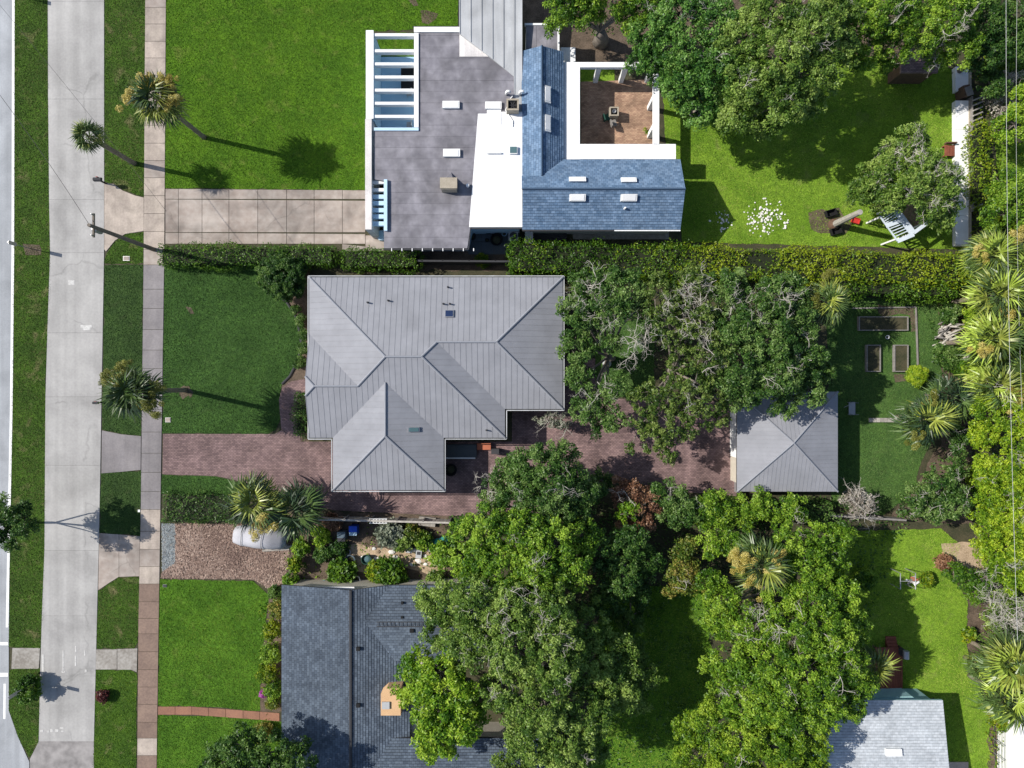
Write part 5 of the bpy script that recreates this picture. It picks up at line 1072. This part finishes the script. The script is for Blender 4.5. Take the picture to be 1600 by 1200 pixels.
# mailboxes and sign posts
for px, py, lab in ((166, 287, 'black post mailbox at the first driveway apron'), (159, 629, 'small dark mailbox post beside the road near the palm')):
    t, x, y = th('mailbox', lab, 'mailbox', px, py)
    s = 1 if px > 162 else .7
    MB().box(x - .05, y - .05, 0, x + .05, y + .05, 1.0 * s).build('post', MATS['black'], t)
    b = MB(); n = 8; pr = [(-.14, 0), (.14, 0)] + [(.14 * math.cos(a * math.pi / n), .14 + .12 * math.sin(a * math.pi / n)) for a in range(n + 1)]
    vs = [(x + d * s, y + q[0] * s, (1.0 + q[1]) * s) for d in (-.3, .3) for q in pr]; k = len(pr)
    b.add(vs, [tuple(range(k))[::-1], tuple(range(k, 2 * k))] + [(i, (i + 1) % k, k + (i + 1) % k, k + i) for i in range(k)]); b.build('box', MATS['dark_grey'], t)
    MB().box(x - .05, y + .15 * s, 1.05 * s, x + .1, y + .17 * s, 1.3 * s).build('flag', MATS['red_paint'], t)
for px, py, h, lab in ((57, 1063, 3.0, 'sign post rising from the bushy plant in the lower median'), (46, 388, 2.3, 'sign post on the bare patch in the median strip')):
    t, x, y = th('sign_post', lab, 'sign post', px, py)
    MB().tube([(x, y, 0), (x, y, h)], .04, 6).build('post', MATS['metal_grey'], t)
    MB().box(x + .045, y - .14, h - .85, x + .06, y + .14, h - .02).build('sign_plate', MATS['metal_grey'], t)
t, x, y = th('sign_post', 'sign post at the very top edge of the median', 'sign post', 44, -2)
MB().tube([(x, y, 0), (x, y, 1.6)], .05, 6).build('post', MATS['metal_grey'], t); MB().box(x + .05, y - .15, 1.0, x + .07, y + .15, 1.6).build('sign_plate', MATS['metal_grey'], t)
for px, py, a, b, lab, m in ((198, 404, .5, .35, 'pale rectangular utility lid in the grass near the utility pole', 'concrete_walk'), (263, 656, .42, .36, 'pale square meter lid in the dark lawn by the sidewalk', 'concrete_walk'), (218, 798, .2, .2, 'small white lid at the sidewalk edge near the lower hedge', 'white_paint'), (258, 915, .3, .2, 'small dark box at the corner of the lower front lawn', 'dark_grey')):
    t, x, y = th('utility_hatch', lab, 'lid', px, py)
    MB().obox(x, y, 0, a, b, .06).build('frame', MATS['metal_grey'], t); MB().obox(x, y, .062, a * .84, b * .84, .085).build('cover', MATS[m], t)
# the long white wall and the yard beyond it
t, x, y = th('garden_wall', 'long white flat topped wall at the right of the upper yard', 'wall', 1502, 250)
for a, b in ((104, 142), (157, 384)):
    MB().prism(PL([(1493.5, a), (1516, a), (1517, b), (1494.5, b)], .5), 0, .42).build('wall_block', MATS['wall_white'], t)
    k = a
    while k < b - 2:
        e = min(k + 45, b); MB().prism(PL([(1493, k), (1513.5, k), (1513.5, e - .4), (1493, e - .4)], 0.5), .422, .5).build('coping', MATS['roof_white'], t); k += 45
    MB().prism(PL([(1513.9, a), (1518, a), (1518, b), (1513.9, b)], .55), .422, .55).build('edge_strip', MATS['tan_stone'], t)
t, x, y = th('gate_post', 'brown wooden gate block in the gap of the long white wall', 'gate post', 1497, 150)
MB().obox(x, y, 0, .5, .8, 1.1, .2).build('post', MATS['brown_wood'], t); MB().obox(x + .1, y - .1, 1.102, .5, .7, 1.18, .3).build('cap', MATS['grey_wood'], t)
t, x, y = th('slat_rack', 'row of slanted grey brown slats behind the long white wall', 'slat fence', 1526, 240)
MB().prism(PL([(1519, 150), (1520.5, 150), (1521.5, 330), (1520, 330)], .8), 0, .8).build('rail', MATS['grey_wood'], t)
for k in range(22):
    py = 152 + k * 8; a, b = P(1520.5, py + 5, .85), P(1535, py - 1, .5); MB().tube([a, b], [.07, .07], 4).build('slat', MATS['weathered_wood'], t)
t, x, y = th('tile_shed', 'small shed with dull purple brown roof half under the top right oak', 'shed', 1436, 95)
MB().prism(PL([(1412, 76), (1464, 76), (1464, 111), (1412, 111)], 2.2), 0, 2.1).build('wall', MATS['brown_wood'], t)
for k in range(9): MB().prism(PL([(1409, 74 + k * 4.3), (1467, 74 + k * 4.3), (1467, 78.1 + k * 4.3), (1409, 78.1 + k * 4.3)], 2.4), 2.12 + .02 * (k % 2), 2.3).build('roof_panel', MATS['pavers'], t)
t, x, y = th('bench', 'red brown wooden bench standing by the long white wall', 'bench', 1478, 238)
for k in range(4): MB().obox(x - .3 + k * .2, y, .42, .17, .85, .46).build('slat', MATS['red_wood'], t)
for a, b in ((-.32, -.38), (.32, -.38), (-.32, .38), (.32, .38)): MB().box(x + a - .04, y + b - .04, 0, x + a + .04, y + b + .04, .418).build('leg', MATS['red_wood'], t)
MB().obox(x - .02, y + .5, .42, .8, .1, .8).build('backrest', MATS['brown_wood'], t)
# snag, toys, arbour
t, x, y = th('snag', 'tall bare grey wooden post standing in the upper yard', 'wooden post', 1303, 351)
MB().tube([(x, y, 0), (x + .02, y, 2), (x + .05, y, 3.9)], [.27, .23, .2], 9).build('trunk', MATS['weathered_wood'], t); lathe('base_collar', 'brown_wood', t, x, y, [(.5, 0), (.42, .2), (.25, .35)], 10)
for px, py, lab in ((1296, 334, 'black crate lying above the bare wooden post'), (1304, 362, 'black crate lying below the bare wooden post')):
    t, x, y = th('crate', lab, 'crate', px, py)
    MB().obox(x, y, 0, .8, .5, .06, .3).build('floor', MATS['black'], t)
    for dx, dy, lx, ly in ((0, .24, .8, .04), (0, -.24, .8, .04), (.38, 0, .04, .44), (-.38, 0, .04, .44)):
        c, s_ = math.cos(.3), math.sin(.3); MB().obox(x + dx * c - dy * s_, y + dx * s_ + dy * c, .06, lx, ly, .4, .3).build('side', MATS['black'], t)
t, x, y = th('toy_wagon', 'red toy wagon beside the bare wooden post', 'wagon', 1334, 346)
MB().obox(x, y, .18, .62, .42, .22, -.3).build('bed', MATS['red_paint'], t)
for a, b, lx, ly in ((0, .2, .62, .03), (0, -.2, .62, .03), (.3, 0, .03, .36), (-.3, 0, .03, .36)): MB().obox(x + a * .955 + b * .296, y - a * .296 + b * .955, .222, lx, ly, .36, -.3).build('side', MATS['red_paint'], t)
for a, b in ((-.22, .22), (.22, .22), (-.22, -.22), (.22, -.22)): MB().tube([(x + a, y + b - .02, .1), (x + a, y + b + .02, .1)], .1, 10).build('wheel', MATS['black'], t)
t, x, y = th('garden_arbour', 'white garden arbour with slatted roof panels under the half bare oak', 'arbour', 1408, 350)
az = 2.2
def apl(pts, z0=az, z1=az + .12, nm='top_board', m='white_paint'): return MB().prism(PL(pts, az), z0, z1).build(nm, MATS[m], t)
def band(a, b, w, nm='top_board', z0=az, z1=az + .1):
    (x0, y0), (x1, y1) = PL([a, b], az); L_ = math.hypot(x1 - x0, y1 - y0); MB().obox((x0 + x1) / 2, (y0 + y1) / 2, z0, L_, w, z1, math.atan2(y1 - y0, x1 - x0)).build(nm, MATS['white_shade_tint'], t)  # boards are white; the shade on them is put into the colour
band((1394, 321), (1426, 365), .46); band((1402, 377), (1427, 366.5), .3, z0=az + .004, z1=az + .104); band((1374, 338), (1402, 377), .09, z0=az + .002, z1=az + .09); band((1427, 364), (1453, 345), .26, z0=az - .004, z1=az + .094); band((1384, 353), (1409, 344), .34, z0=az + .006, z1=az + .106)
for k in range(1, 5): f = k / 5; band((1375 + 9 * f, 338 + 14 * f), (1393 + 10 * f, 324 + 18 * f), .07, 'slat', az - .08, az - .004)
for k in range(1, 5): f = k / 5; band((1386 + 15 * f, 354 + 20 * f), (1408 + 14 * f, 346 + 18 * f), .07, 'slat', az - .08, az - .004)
for px, py in ((1395, 323), (1427, 364), (1402, 373), (1453, 346), (1378, 338)):
    a, b = X(px, az), Y(py, az); MB().box(a - .06, b - .06, 0, a + .06, b + .06, az - .11).build('post', MATS['white_paint'], t)
sheet('arbour_patio', [(1396, 312), (1416, 300), (1450, 330), (1440, 352), (1425, 358)], .028, MATS['pavers_tan'])
t, x, y = th('fire_pit', 'round black fire pit with a pale rim on the lawn beside the brick court', 'fire pit', 1084, 176, 0)
lathe('bowl', 'black', t, x, y, [(.3, 0), (.45, .25), (.46, .3), (.3, .18), (.0, .16)], 20)
b = MB(); b.tube([(x + .5 * math.cos(a * .2618), y + .5 * math.sin(a * .2618), .36) for a in range(25)], .035, 5); b.build('rim', MATS['metal_grey'], t)
MB().obox(x, y, .17, .22, .16, .3, .6).build('log', MATS['tan_stone'], t)
for i, (cx, cy, rx, ry, n, lab) in enumerate(((1193, 340, 24, 22, 150, 'scattered pile of white stones on the upper lawn'), (1124, 347, 11, 13, 40, 'smaller heap of broken white stones in the house shade'))):
    t, x, y = th('stone_pile', lab, 'stone pile', cx, cy); rg = random.Random(i); base = None; me = []
    for v in range(4):
        b = MB(); r2 = random.Random(v + 9); k = 7
        b.lathe(0, 0, [(1, 0), (.95, .35), (.5, .6)], k); b.v = [(q[0] * r2.uniform(.7, 1.2), q[1] * r2.uniform(.6, 1.1), q[2]) for q in b.v]; me.append(b.mesh('stone', MATS['stone_white']))
    for k in range(n):
        o = bpy.data.objects.new('stone', me[k % 4]); C.objects.link(o); o.parent = t
        a = rg.uniform(0, 6.28); q = rg.uniform(0, 1.5) ** .8
        o.location = (math.cos(a) * rx * S * q + (.3 if k % 3 else 0), math.sin(a) * ry * S * q, rg.uniform(0, .08)); s_ = rg.uniform(.03, .105) * (1.25 if rg.random() < .2 else 1); o.scale = (s_, s_, s_ * .8); o.rotation_euler = (rg.uniform(-.3, .3), rg.uniform(-.3, .3), rg.uniform(0, 6))
# brick court furniture
t, x, y = th('planter', 'square pale planter box in the middle of the brick court', 'planter', 957, 181)
for a, b, lx, ly in ((0, .3, .7, .1), (0, -.3, .7, .1), (.3, 0, .1, .498), (-.3, 0, .1, .498)): MB().obox(x + a, y + b, .0, lx, ly, .9).build('side', MATS['tan_stone'], t)
MB().obox(x, y, 0, .49, .49, .75).build('soil', MATS['black'], t); lathe('pot', 'metal_grey', t, x, y, [(.1, .752), (.16, .95), (.14, .95), (.1, .8)], 10)
for px, py, lab, m in ((946, 187, 'dark garden chair left of the square planter', 'dark_green'), (957, 196, 'grey garden chair below the square planter', 'grey_wood')):
    t, x, y = th('garden_chair', lab, 'chair', px, py)
    MB().obox(x, y, .4, .5, .5, .46, .3).build('seat', MATS[m], t); MB().obox(x - .2, y - .12, .46, .08, .5, .95, .3).build('backrest', MATS[m], t)
    for a, b in ((-.2, -.2), (.2, -.2), (-.2, .2), (.2, .2)): MB().tube([(x + a, y + b, .04), (x + a, y + b, .4)], .025, 5).build('leg', MATS[m], t)
# slatted porch furniture
t, x, y = th('table', 'dark table under the white beams of the slatted porch', 'table', 637, 122, 1)
MB().box(x - .55, y - .9, .72, x + .45, y + .9, .8).build('tabletop', MATS['black'], t)
for a, b in ((-.45, -.8), (.35, -.8), (-.45, .8), (.35, .8)): MB().box(x + a - .04, y + b - .04, .12, x + a + .04, y + b + .04, .718).build('leg', MATS['black'], t)
for py, lab in ((105, 'pale chair at the upper end of the dark porch table'), (146, 'pale chair at the lower end of the dark porch table'), (195, 'pale chair by the porch bench')):
    t, x, y = th('chair', lab, 'chair', 640, py, .5, 'porch chairs'); t.location.z = .12
    ORI[t.name] = Vector((x, y, .12)); MB().box(x - .22, y - .22, .5, x + .22, y + .22, .56).build('seat', MATS['galvanised'], t); MB().box(x + .16, y - .22, .562, x + .22, y + .22, 1.0).build('backrest', MATS['galvanised'], t)
    for a, b in ((-.18, -.18), (.18, -.18), (-.18, .18), (.18, .18)): MB().tube([(x + a, y + b, .12), (x + a, y + b, .5)], .02, 4).build('leg', MATS['metal_grey'], t)
# shaded patio between the houses
pr = bpy.data.objects.new('patio', None); C.objects.link(pr); pr['kind'] = 'structure'
for k in range(4):
    for j in range(2): MB().prism(PL([(732 + k * 20, 358 + j * 20), (751.5 + k * 20, 358 + j * 20), (751.5 + k * 20, 377.5 + j * 20), (732 + k * 20, 377.5 + j * 20)]), -.05, .05 + .004 * ((k + j) % 2)).build('slab', MATS['slab_pad'], pr)
t, x, y = th('air_conditioner', 'round fan air conditioner on the shaded patio beside the blue wing', 'air conditioner', 802, 372)
MB().obox(x, y, .05, .72, .72, .75).build('housing', MATS['metal_grey'], t); lathe('fan_grille', 'dark_grey', t, x, y, [(.3, .752), (.3, .79), (.05, .8)], 16); MB().obox(x, y, .802, .5, .06, .82, .5).build('blade', MATS['metal_grey'], t)
for i, (px, py, r, m, lab) in enumerate(((738, 371, .32, 'dark_grey', 'dark round pot at the left wall of the shaded patio'), (763, 362, .26, 'dark_green', 'green pot against the eave of the shaded patio'), (776, 376, .5, 'black', 'large black round tub on the shaded patio'), (788, 366, .22, 'blue_lid', 'small bluish pot right of the large black tub'), (761, 376, .16, 'black', 'tiny black pot in the middle of the shaded patio'), (705, 733, .5, 'black', 'large black tub in the shade of the garage wing'), (549, 873, .42, 'shed_blue', 'blue grey tub in the cluttered garden'), (574, 872, .40, 'dark_green', 'dark green round pond tub in the cluttered garden'), (593, 879, .24, 'black', 'small black pot right of the pond tub'), (558, 904, .34, 'wall_white', 'white round pot near the slate roof eave'), (508, 911, .3, 'blue_plastic', 'blue pot near the slate roof eave'), (1385, 527, .16, 'wall_white', 'small white pot between the raised beds'), (545, 862, .22, 'metal_grey', 'grey bucket above the blue grey tub'))):
    t, x, y = th('pot', lab, 'pot', px, py)
    lathe('body', m, t, x, y, [(r * .7, .03), (r, .5 * min(1, r * 2.4)), (r * .88, .5 * min(1, r * 2.4)), (r * .8, .3 * min(1, r * 2.4)), (.01, .3 * min(1, r * 2.4))], 14)
    lathe('fill', 'soil' if m not in ('dark_green',) else 'glass_teal', t, x, y, [(r * .78, .27 * min(1, r * 2.4)), (r * .4, .34 * min(1, r * 2.4)), (.01, .35 * min(1, r * 2.4))], 10)
t, x, y = th('utility_cabinet', 'white utility cabinet beside the tall hedge end', 'cabinet', 826, 376)
MB().obox(x, y, 0, .55, .8, 1.1).build('body', MATS['white_paint'], t); MB().obox(x, y, 1.102, .6, .9, 1.16).build('lid', MATS['galvanised'], t)
t, x, y = th('side_deck', 'dark slatted deck under the eave of the blue wing', 'deck', 860, 368)
for k in range(6): MB().prism(PL([(834, 361 + k * 2.6), (885, 361 + k * 2.6), (885, 363.2 + k * 2.6), (834, 363.2 + k * 2.6)]), 0, .3).build('plank', MATS['dark_grey'], t)
sheet('side_path', [(895, 362), (1045, 362), (1045, 374), (895, 374)], .03, MATS['concrete_dirty'])
def fence(label, pts, h, m, postm, gap=2.0, board=.28, name='fence'):
    t = thing(name, label, 'fence', (*PL(pts)[0], 0)); w = PL(pts)
    for (x0, y0), (x1, y1) in zip(w, w[1:]):
        L = math.hypot(x1 - x0, y1 - y0); a = math.atan2(y1 - y0, x1 - x0); n = int(L / board)
        for k in range(n): f = (k + .5) / n; MB().obox(x0 + (x1 - x0) * f, y0 + (y1 - y0) * f, .05, L / n - .015, .03, h - random.uniform(0, .03), a).build('board', MATS[m], t)
        for k in range(int(L / gap) + 1): f = min(1, k * gap / L); MB().obox(x0 + (x1 - x0) * f, y0 + (y1 - y0) * f + .08, 0, .1, .1, h + .05, a).build('post', MATS[postm], t)
        MB().obox((x0 + x1) / 2, (y0 + y1) / 2 + .0, h + .002, L, .14, h + .05, a).build('top_rail', MATS[m], t)
    return t
fence('dark plank fence between the two upper houses', [(655, 413), (800, 414)], 1.5, 'dark_grey', 'black')
fence('grey plank fence along the lower edge of the brick driveway', [(505, 806), (705, 811)], 1.4, 'weathered_wood', 'grey_wood')
fence('grey plank fence at the lower boundary right of the garage', [(1285, 801), (1402, 808)], 1.2, 'grey_wood', 'grey_wood')
t, x, y = th('ladder', 'short white ladder leaning flat by the plank fence', 'ladder', 591, 814, 1.3)
for d in (-.16, .16): MB().obox(x, y + d, 1.3, 1.35, .05, 1.35).build('rail', MATS['white_paint'], t)
for k in range(6): MB().obox(x - .6 + k * .24, y, 1.305, .05, .27, 1.34).build('rung', MATS['white_paint'], t)
# covered car
t, x, y = th('covered_car', 'car under a grey fitted cover parked on the wood chips', 'car', 409, 838)
b = MB(); b.smooth = True; prof = [(-2.05, .35, .55), (-1.95, .62, .8), (-1.4, .78, .95), (-.8, .80, 1.05), (-.2, .80, 1.42), (.6, .78, 1.45), (1.2, .76, 1.3), (1.7, .72, 1.0), (2.0, .6, .9), (2.1, .4, .6)]; vs = []; nn = 12
rg = random.Random(5)
for (u, w, h) in prof:
    for k in range(nn + 1):
        a = math.pi * k / nn; cy_ = math.cos(a); sy_ = math.sin(a) ** .5 if math.sin(a) > 0 else 0
        yy = w * (1.0 * cy_ if abs(cy_) > .2 else cy_); zz = .08 + (h - .08) * sy_
        px_ = u + rg.uniform(-.03, .03); c, s_ = math.cos(-.1), math.sin(-.1)
        vs.append((x + px_ * c - yy * s_, y + px_ * s_ + yy * c, zz + rg.uniform(-.012, .012)))
m_ = nn + 1
b.add(vs, [(i * m_ + k, i * m_ + k + 1, (i + 1) * m_ + k + 1, (i + 1) * m_ + k) for i in range(len(prof) - 1) for k in range(nn)] + [tuple(range(m_)), tuple(range((len(prof) - 1) * m_, len(prof) * m_))[::-1]])
b.build('cover', MATS['cover_grey'], t)
for a, bb in ((-1.3, .62), (-1.3, -.62), (1.3, .62), (1.3, -.62)): MB().tube([(x + a, y + bb - .09 - a * .1, .3), (x + a, y + bb + .09 - a * .1, .3)], .3, 12).build('wheel', MATS['black'], t)
for u in (-1.2, .5):
    MB().tube([(x + u + .78 * math.sin(-.1) * 0 + .085 * math.cos(a), y + u * -.1 + .84 * math.cos(a), .06 + 1.0 * (1.0 if u < 0 else 1.47) * max(0, math.sin(a)) ** .5) for a in [i * math.pi / 14 for i in range(15)]], .018, 4).build('strap', MATS['dark_grey'], t)
t, x, y = th('timber', 'weathered timber edging below the covered car', 'timber', 432, 858)
MB().obox(x, y, 0, 2.1, .18, .2, .06).build('beam', MATS['weathered_wood'], t); MB().obox(x + 1.2, y + .25, 0, 1.0, .16, .18, .1).build('beam', MATS['weathered_wood'], t)
for px, py, m, l, lab in ((556, 825, 'blue_plastic', 'blue_lid', 'blue recycling bin by the plank fence'), (538, 834, 'shed_blue', 'dark_grey', 'dark blue grey bin left of the blue bin')):
    t, x, y = th('bin', lab, 'bin', px, py)
    MB().obox(x, y, .06, .55, .65, .95).build('body', MATS[m], t); MB().obox(x, y + .12, .952, .62, .45, 1.0).build('lid', MATS[m], t); MB().obox(x, y - .25, .952, .58, .25, .99).build('lid_front', MATS[l], t)
    for d in (-.22, .22): MB().tube([(x + d - .03, y + .3, .1), (x + d + .03, y + .3, .1)], .1, 10).build('wheel', MATS['black'], t)
t, x, y = th('tarp', 'crumpled teal tarpaulin at the right end of the cluttered garden', 'tarp', 685, 848)
g = np.random.default_rng(3); b = MB(); N = 9
vs = [(x + (i / N - .5) * 1.5 + g.normal() * .04, y + (j / 5 - .5) * .7 + (i / N - .5) * .4 + g.normal() * .04, .06 + .5 * math.sin(math.pi * i / N) * math.sin(math.pi * j / 5) + abs(g.normal()) * .1) for i in range(N + 1) for j in range(6)]
b.add(vs, [(i * 6 + j, (i + 1) * 6 + j, (i + 1) * 6 + j + 1, i * 6 + j + 1) for i in range(N) for j in range(5)]); b.build('cloth', MATS['tarp_teal'], t)
for px, py, a, bb, lab, m in ((640, 858, .5, .45, 'grey concrete block by the stone path', 'galvanised'), (655, 863, .45, .8, 'upright grey concrete block right of the other block', 'galvanised'), (668, 814, 1.3, .7, 'pale concrete slab lying at the plank fence', 'concrete_dirty')):
    t, x, y = th('concrete_block', lab, 'concrete block', px, py)
    MB().obox(x, y, 0, a, bb, .3, -.1).build('block', MATS[m], t); MB().obox(x, y, .302, a * .6, bb * .3, .32, -.1).build('recess', MATS['dark_grey'], t)
t, x, y = th('storage_box', 'bright green plastic box in the cluttered garden', 'box', 549, 885)
MB().obox(x, y, 0, .48, .4, .4, .1).build('body', MATS['green_plastic'], t); MB().obox(x, y, .402, .54, .46, .46, .1).build('lid', MATS['green_plastic'], t)
t, x, y = th('rock_heap', 'heap of pale rocks along the sandy stone path', 'rocks', 590, 862); rg = random.Random(2)
for k in range(46):
    b = MB(); r_ = rg.uniform(.1, .3); px, py = rg.uniform(548, 680), rg.uniform(856, 884); xx, yy = X(px), Y(py)
    b.lathe(xx, yy, [(r_, 0), (r_ * .9, r_ * .4), (r_ * .4, r_ * .6)], 6); b.v = [(xx + (q[0] - xx) * 1.3, yy + (q[1] - yy) * .8, q[2]) for q in b.v]; b.build('rock', MATS['sand_path' if k % 2 else 'stone_white'], t)
# garden behind the garage
for px0, py0, px1, py1, lab in ((1339, 495, 1416, 517, 'wide timber raised bed, the topmost of the three'), (1351, 539, 1373, 581, 'timber raised bed in the oak shade on the left'), (1394, 539, 1416, 581, 'timber raised bed beside the round light green bush')):
    t, x, y = th('raised_bed', lab, 'raised bed', (px0 + px1) / 2, (py0 + py1) / 2, 0); x0, x1, y0, y1 = X(px0), X(px1), Y(py1), Y(py0)
    for q in ((x0, y0, x1, y0 + .07), (x0, y1 - .07, x1, y1), (x0, y0 + .072, x0 + .07, y1 - .072), (x1 - .07, y0 + .072, x1, y1 - .072)): MB().box(q[0], q[1], 0, q[2], q[3], .32).build('board', MATS['grey_wood'], t)
    MB().box(x0 + .075, y0 + .075, 0, x1 - .075, y1 - .075, .24).build('soil', MATS['soil'], t)
t, x, y = th('garden_edging', 'low timber edging around the raised beds', 'edging', 1430, 520)
for a, b in (((1331, 482), (1430, 480)), ((1430, 480), (1433, 570))):
    (x0, y0), (x1, y1) = PL([a, b]); L = math.hypot(x1 - x0, y1 - y0); MB().obox((x0 + x1) / 2, (y0 + y1) / 2, 0, L, .09, .14, math.atan2(y1 - y0, x1 - x0)).build('board', MATS['grey_wood'], t)
t, x, y = th('footbridge', 'short pale plank walkway leading to the fan palm', 'walkway', 1382, 656)
for k in range(9): MB().prism(PL([(1357 + k * 5.8, 653), (1362.4 + k * 5.8, 653), (1362.4 + k * 5.8, 659.5), (1357 + k * 5.8, 659.5)]), 0, .12).build('plank', MATS['weathered_wood'], t)
t, x, y = th('metal_trolley', 'dark metal trolley in the shade behind the garage', 'trolley', 1328, 638)
MB().obox(x, y, .3, .5, 1.0, .34).build('tray', MATS['metal_grey'], t)
for a, b in ((-.2, -.45), (.2, -.45), (-.2, .45), (.2, .45)): MB().tube([(x + a, y + b, 0), (x + a, y + b, .9)], .025, 5).build('leg', MATS['metal_grey'], t)
MB().tube([(x - .2, y + .45, .9), (x - .9, y + .1, .9)], .02, 5).build('handle', MATS['metal_grey'], t)
for px, py, n, lab, seed in ((1480, 520, 26, 'heap of grey weathered driftwood by the right lot edge', 1), (1502, 564, 9, 'small grey driftwood pieces below the larger heap', 2)):
    t, x, y = th('driftwood', lab, 'driftwood', px, py); rg = random.Random(seed)
    for k in range(n):
        a = rg.gauss(.25, .35); l = rg.uniform(.3, .75); ox, oy = rg.uniform(-.75, .75) * (1 if n > 10 else .5), rg.uniform(-.9, .9) * (1 if n > 10 else .3); z = rg.uniform(.08, .5)
        MB().tube([(x + ox - l * math.cos(a), y + oy - l * math.sin(a), z), (x + ox, y + oy + .05, z + .08), (x + ox + l * math.cos(a), y + oy + l * math.sin(a), z - .02)], [.05, rg.uniform(.08, .13), .03], 5).build('branch', MATS['bark_pale' if k % 3 else 'grey_wood'], t)
t, x, y = th('stone_statue', 'pale grey stone figure on the ground under the oak by the house', 'statue', 948, 568)
lathe('base', 'galvanised', t, x, y, [(.35, 0), (.33, .25), (.2, .3)], 10); lathe('figure', 'galvanised', t, x, y, [(.2, .302), (.26, .6), (.15, .95), (.17, 1.1), (.05, 1.25)], 10)
# lower right yard
t, x, y = th('deck', 'red brown plank deck above the pale shingle house', 'deck', 1392, 1048)
for k in range(11):
    x0 = 1368 + k * 3.9; MB().prism(PL([(x0, 1012), (x0 + 3.5, 1012), (x0 + 3.5, 1086), (x0, 1086)], .5), .42, .5).build('plank', MATS['red_wood'], t)
for px, py in ((1369, 1013), (1409, 1013), (1409, 1084), (1369, 1084)): a, b = X(px, .5), Y(py, .5); MB().box(a - .06, b - .06, 0, a + .06, b + .06, .41).build('post', MATS['brown_wood'], t)
for k in range(3): MB().prism(PL([(1386, 1006 - k * 5), (1402, 1006 - k * 5), (1402, 1011 - k * 5), (1386, 1011 - k * 5)], .3), 0, .36 - k * .11).build('step', MATS['red_wood'], t)
t, x, y = th('grill', 'covered grey grill at the upper corner of the brown deck', 'grill', 1407, 1017, .5); t.location.z = .5; ORI[t.name] = Vector((x, y, .5))
MB().obox(x, y, .5, .3, .5, 1.2).build('cart', MATS['dark_grey'], t); b = MB().tube([(x, y - .3, 1.25), (x, y + .3, 1.25)], .22, 10); b.build('hood', MATS['metal_grey'], t)
t, x, y = th('metal_rack', 'pair of thin metal clothesline frames in the lower yard shade', 'clothesline', 1403, 902)
for d in (1391, 1414): MB().tube([P(d, 912), (X(d), Y(912), 1.4), (X(d), Y(888), 1.4), P(d, 888)], .04, 5).build('frame', MATS['metal_grey'], t)
MB().tube([(X(1391), Y(900), 1.4), (X(1414), Y(900), 1.4)], .015, 4).build('line', MATS['wire_pale'], t)
t, x, y = th('buoy', 'white round buoy on the sandy patch', 'buoy', 1474, 872)
lathe('ball', 'white_paint', t, x, y, [(.05, 0), (.22, .12), (.27, .27), (.22, .42), (.08, .52)], 14); lathe('eye', 'dark_grey', t, x, y, [(.07, .522), (.06, .6), (.02, .62)], 8)
t, x, y = th('scrap_pile', 'pile of pale scrap boards at the lower yard edge', 'scrap', 1433, 906); rg = random.Random(8)
for k in range(9): MB().obox(x + rg.uniform(-.6, .6), y + rg.uniform(-.25, .25), .02 + k * .035, rg.uniform(.4, .9), .14, .05 + k * .035, rg.uniform(-.6, .6)).build('plank', MATS[('weathered_wood', 'white_paint', 'grey_wood', 'terracotta')[k % 4]], t)
t = thing('wire_fence', 'green wire mesh fence in the bottom right corner', 'fence', (*P(1554, 1120), 0)[:3])
for k in range(6): a, b = P(1551 + k * .6, 1110 + k * 22)[:2]; MB().tube([(a, b, 0), (a, b, 1.2)], .035, 5).build('post', MATS['metal_grey'], t)
for z in (.15, .5, .85, 1.18): MB().tube([P(1551, 1110)[:2] + (z,), P(1554, 1220)[:2] + (z,)], .018, 4).build('rail', MATS['dark_green'], t)
t, x, y = th('air_conditioner', 'grey boxed air conditioner beside the bottom right white shed', 'air conditioner', 1572, 1193)
MB().obox(x, y, 0, .95, .9, .8).build('housing', MATS['metal_grey'], t); lathe('fan_grille', 'galvanised', t, x, y, [(.36, .802), (.34, .84), (.05, .85)], 16)
print('LEAVES', LEAFCOUNT[0])

t = thing('bed_edging', 'dark curved edging between the front lawn and the house bed', 'edging', (*PL([(470, 535)])[0], 0))
MB().tube([(*PL([q])[0], .05) for q in [(424, 452), (449, 473), (465, 499), (471, 535), (467, 562), (453, 588), (441, 600)]], .09, 6).build('kerb', MATS['dark_grey'], t)
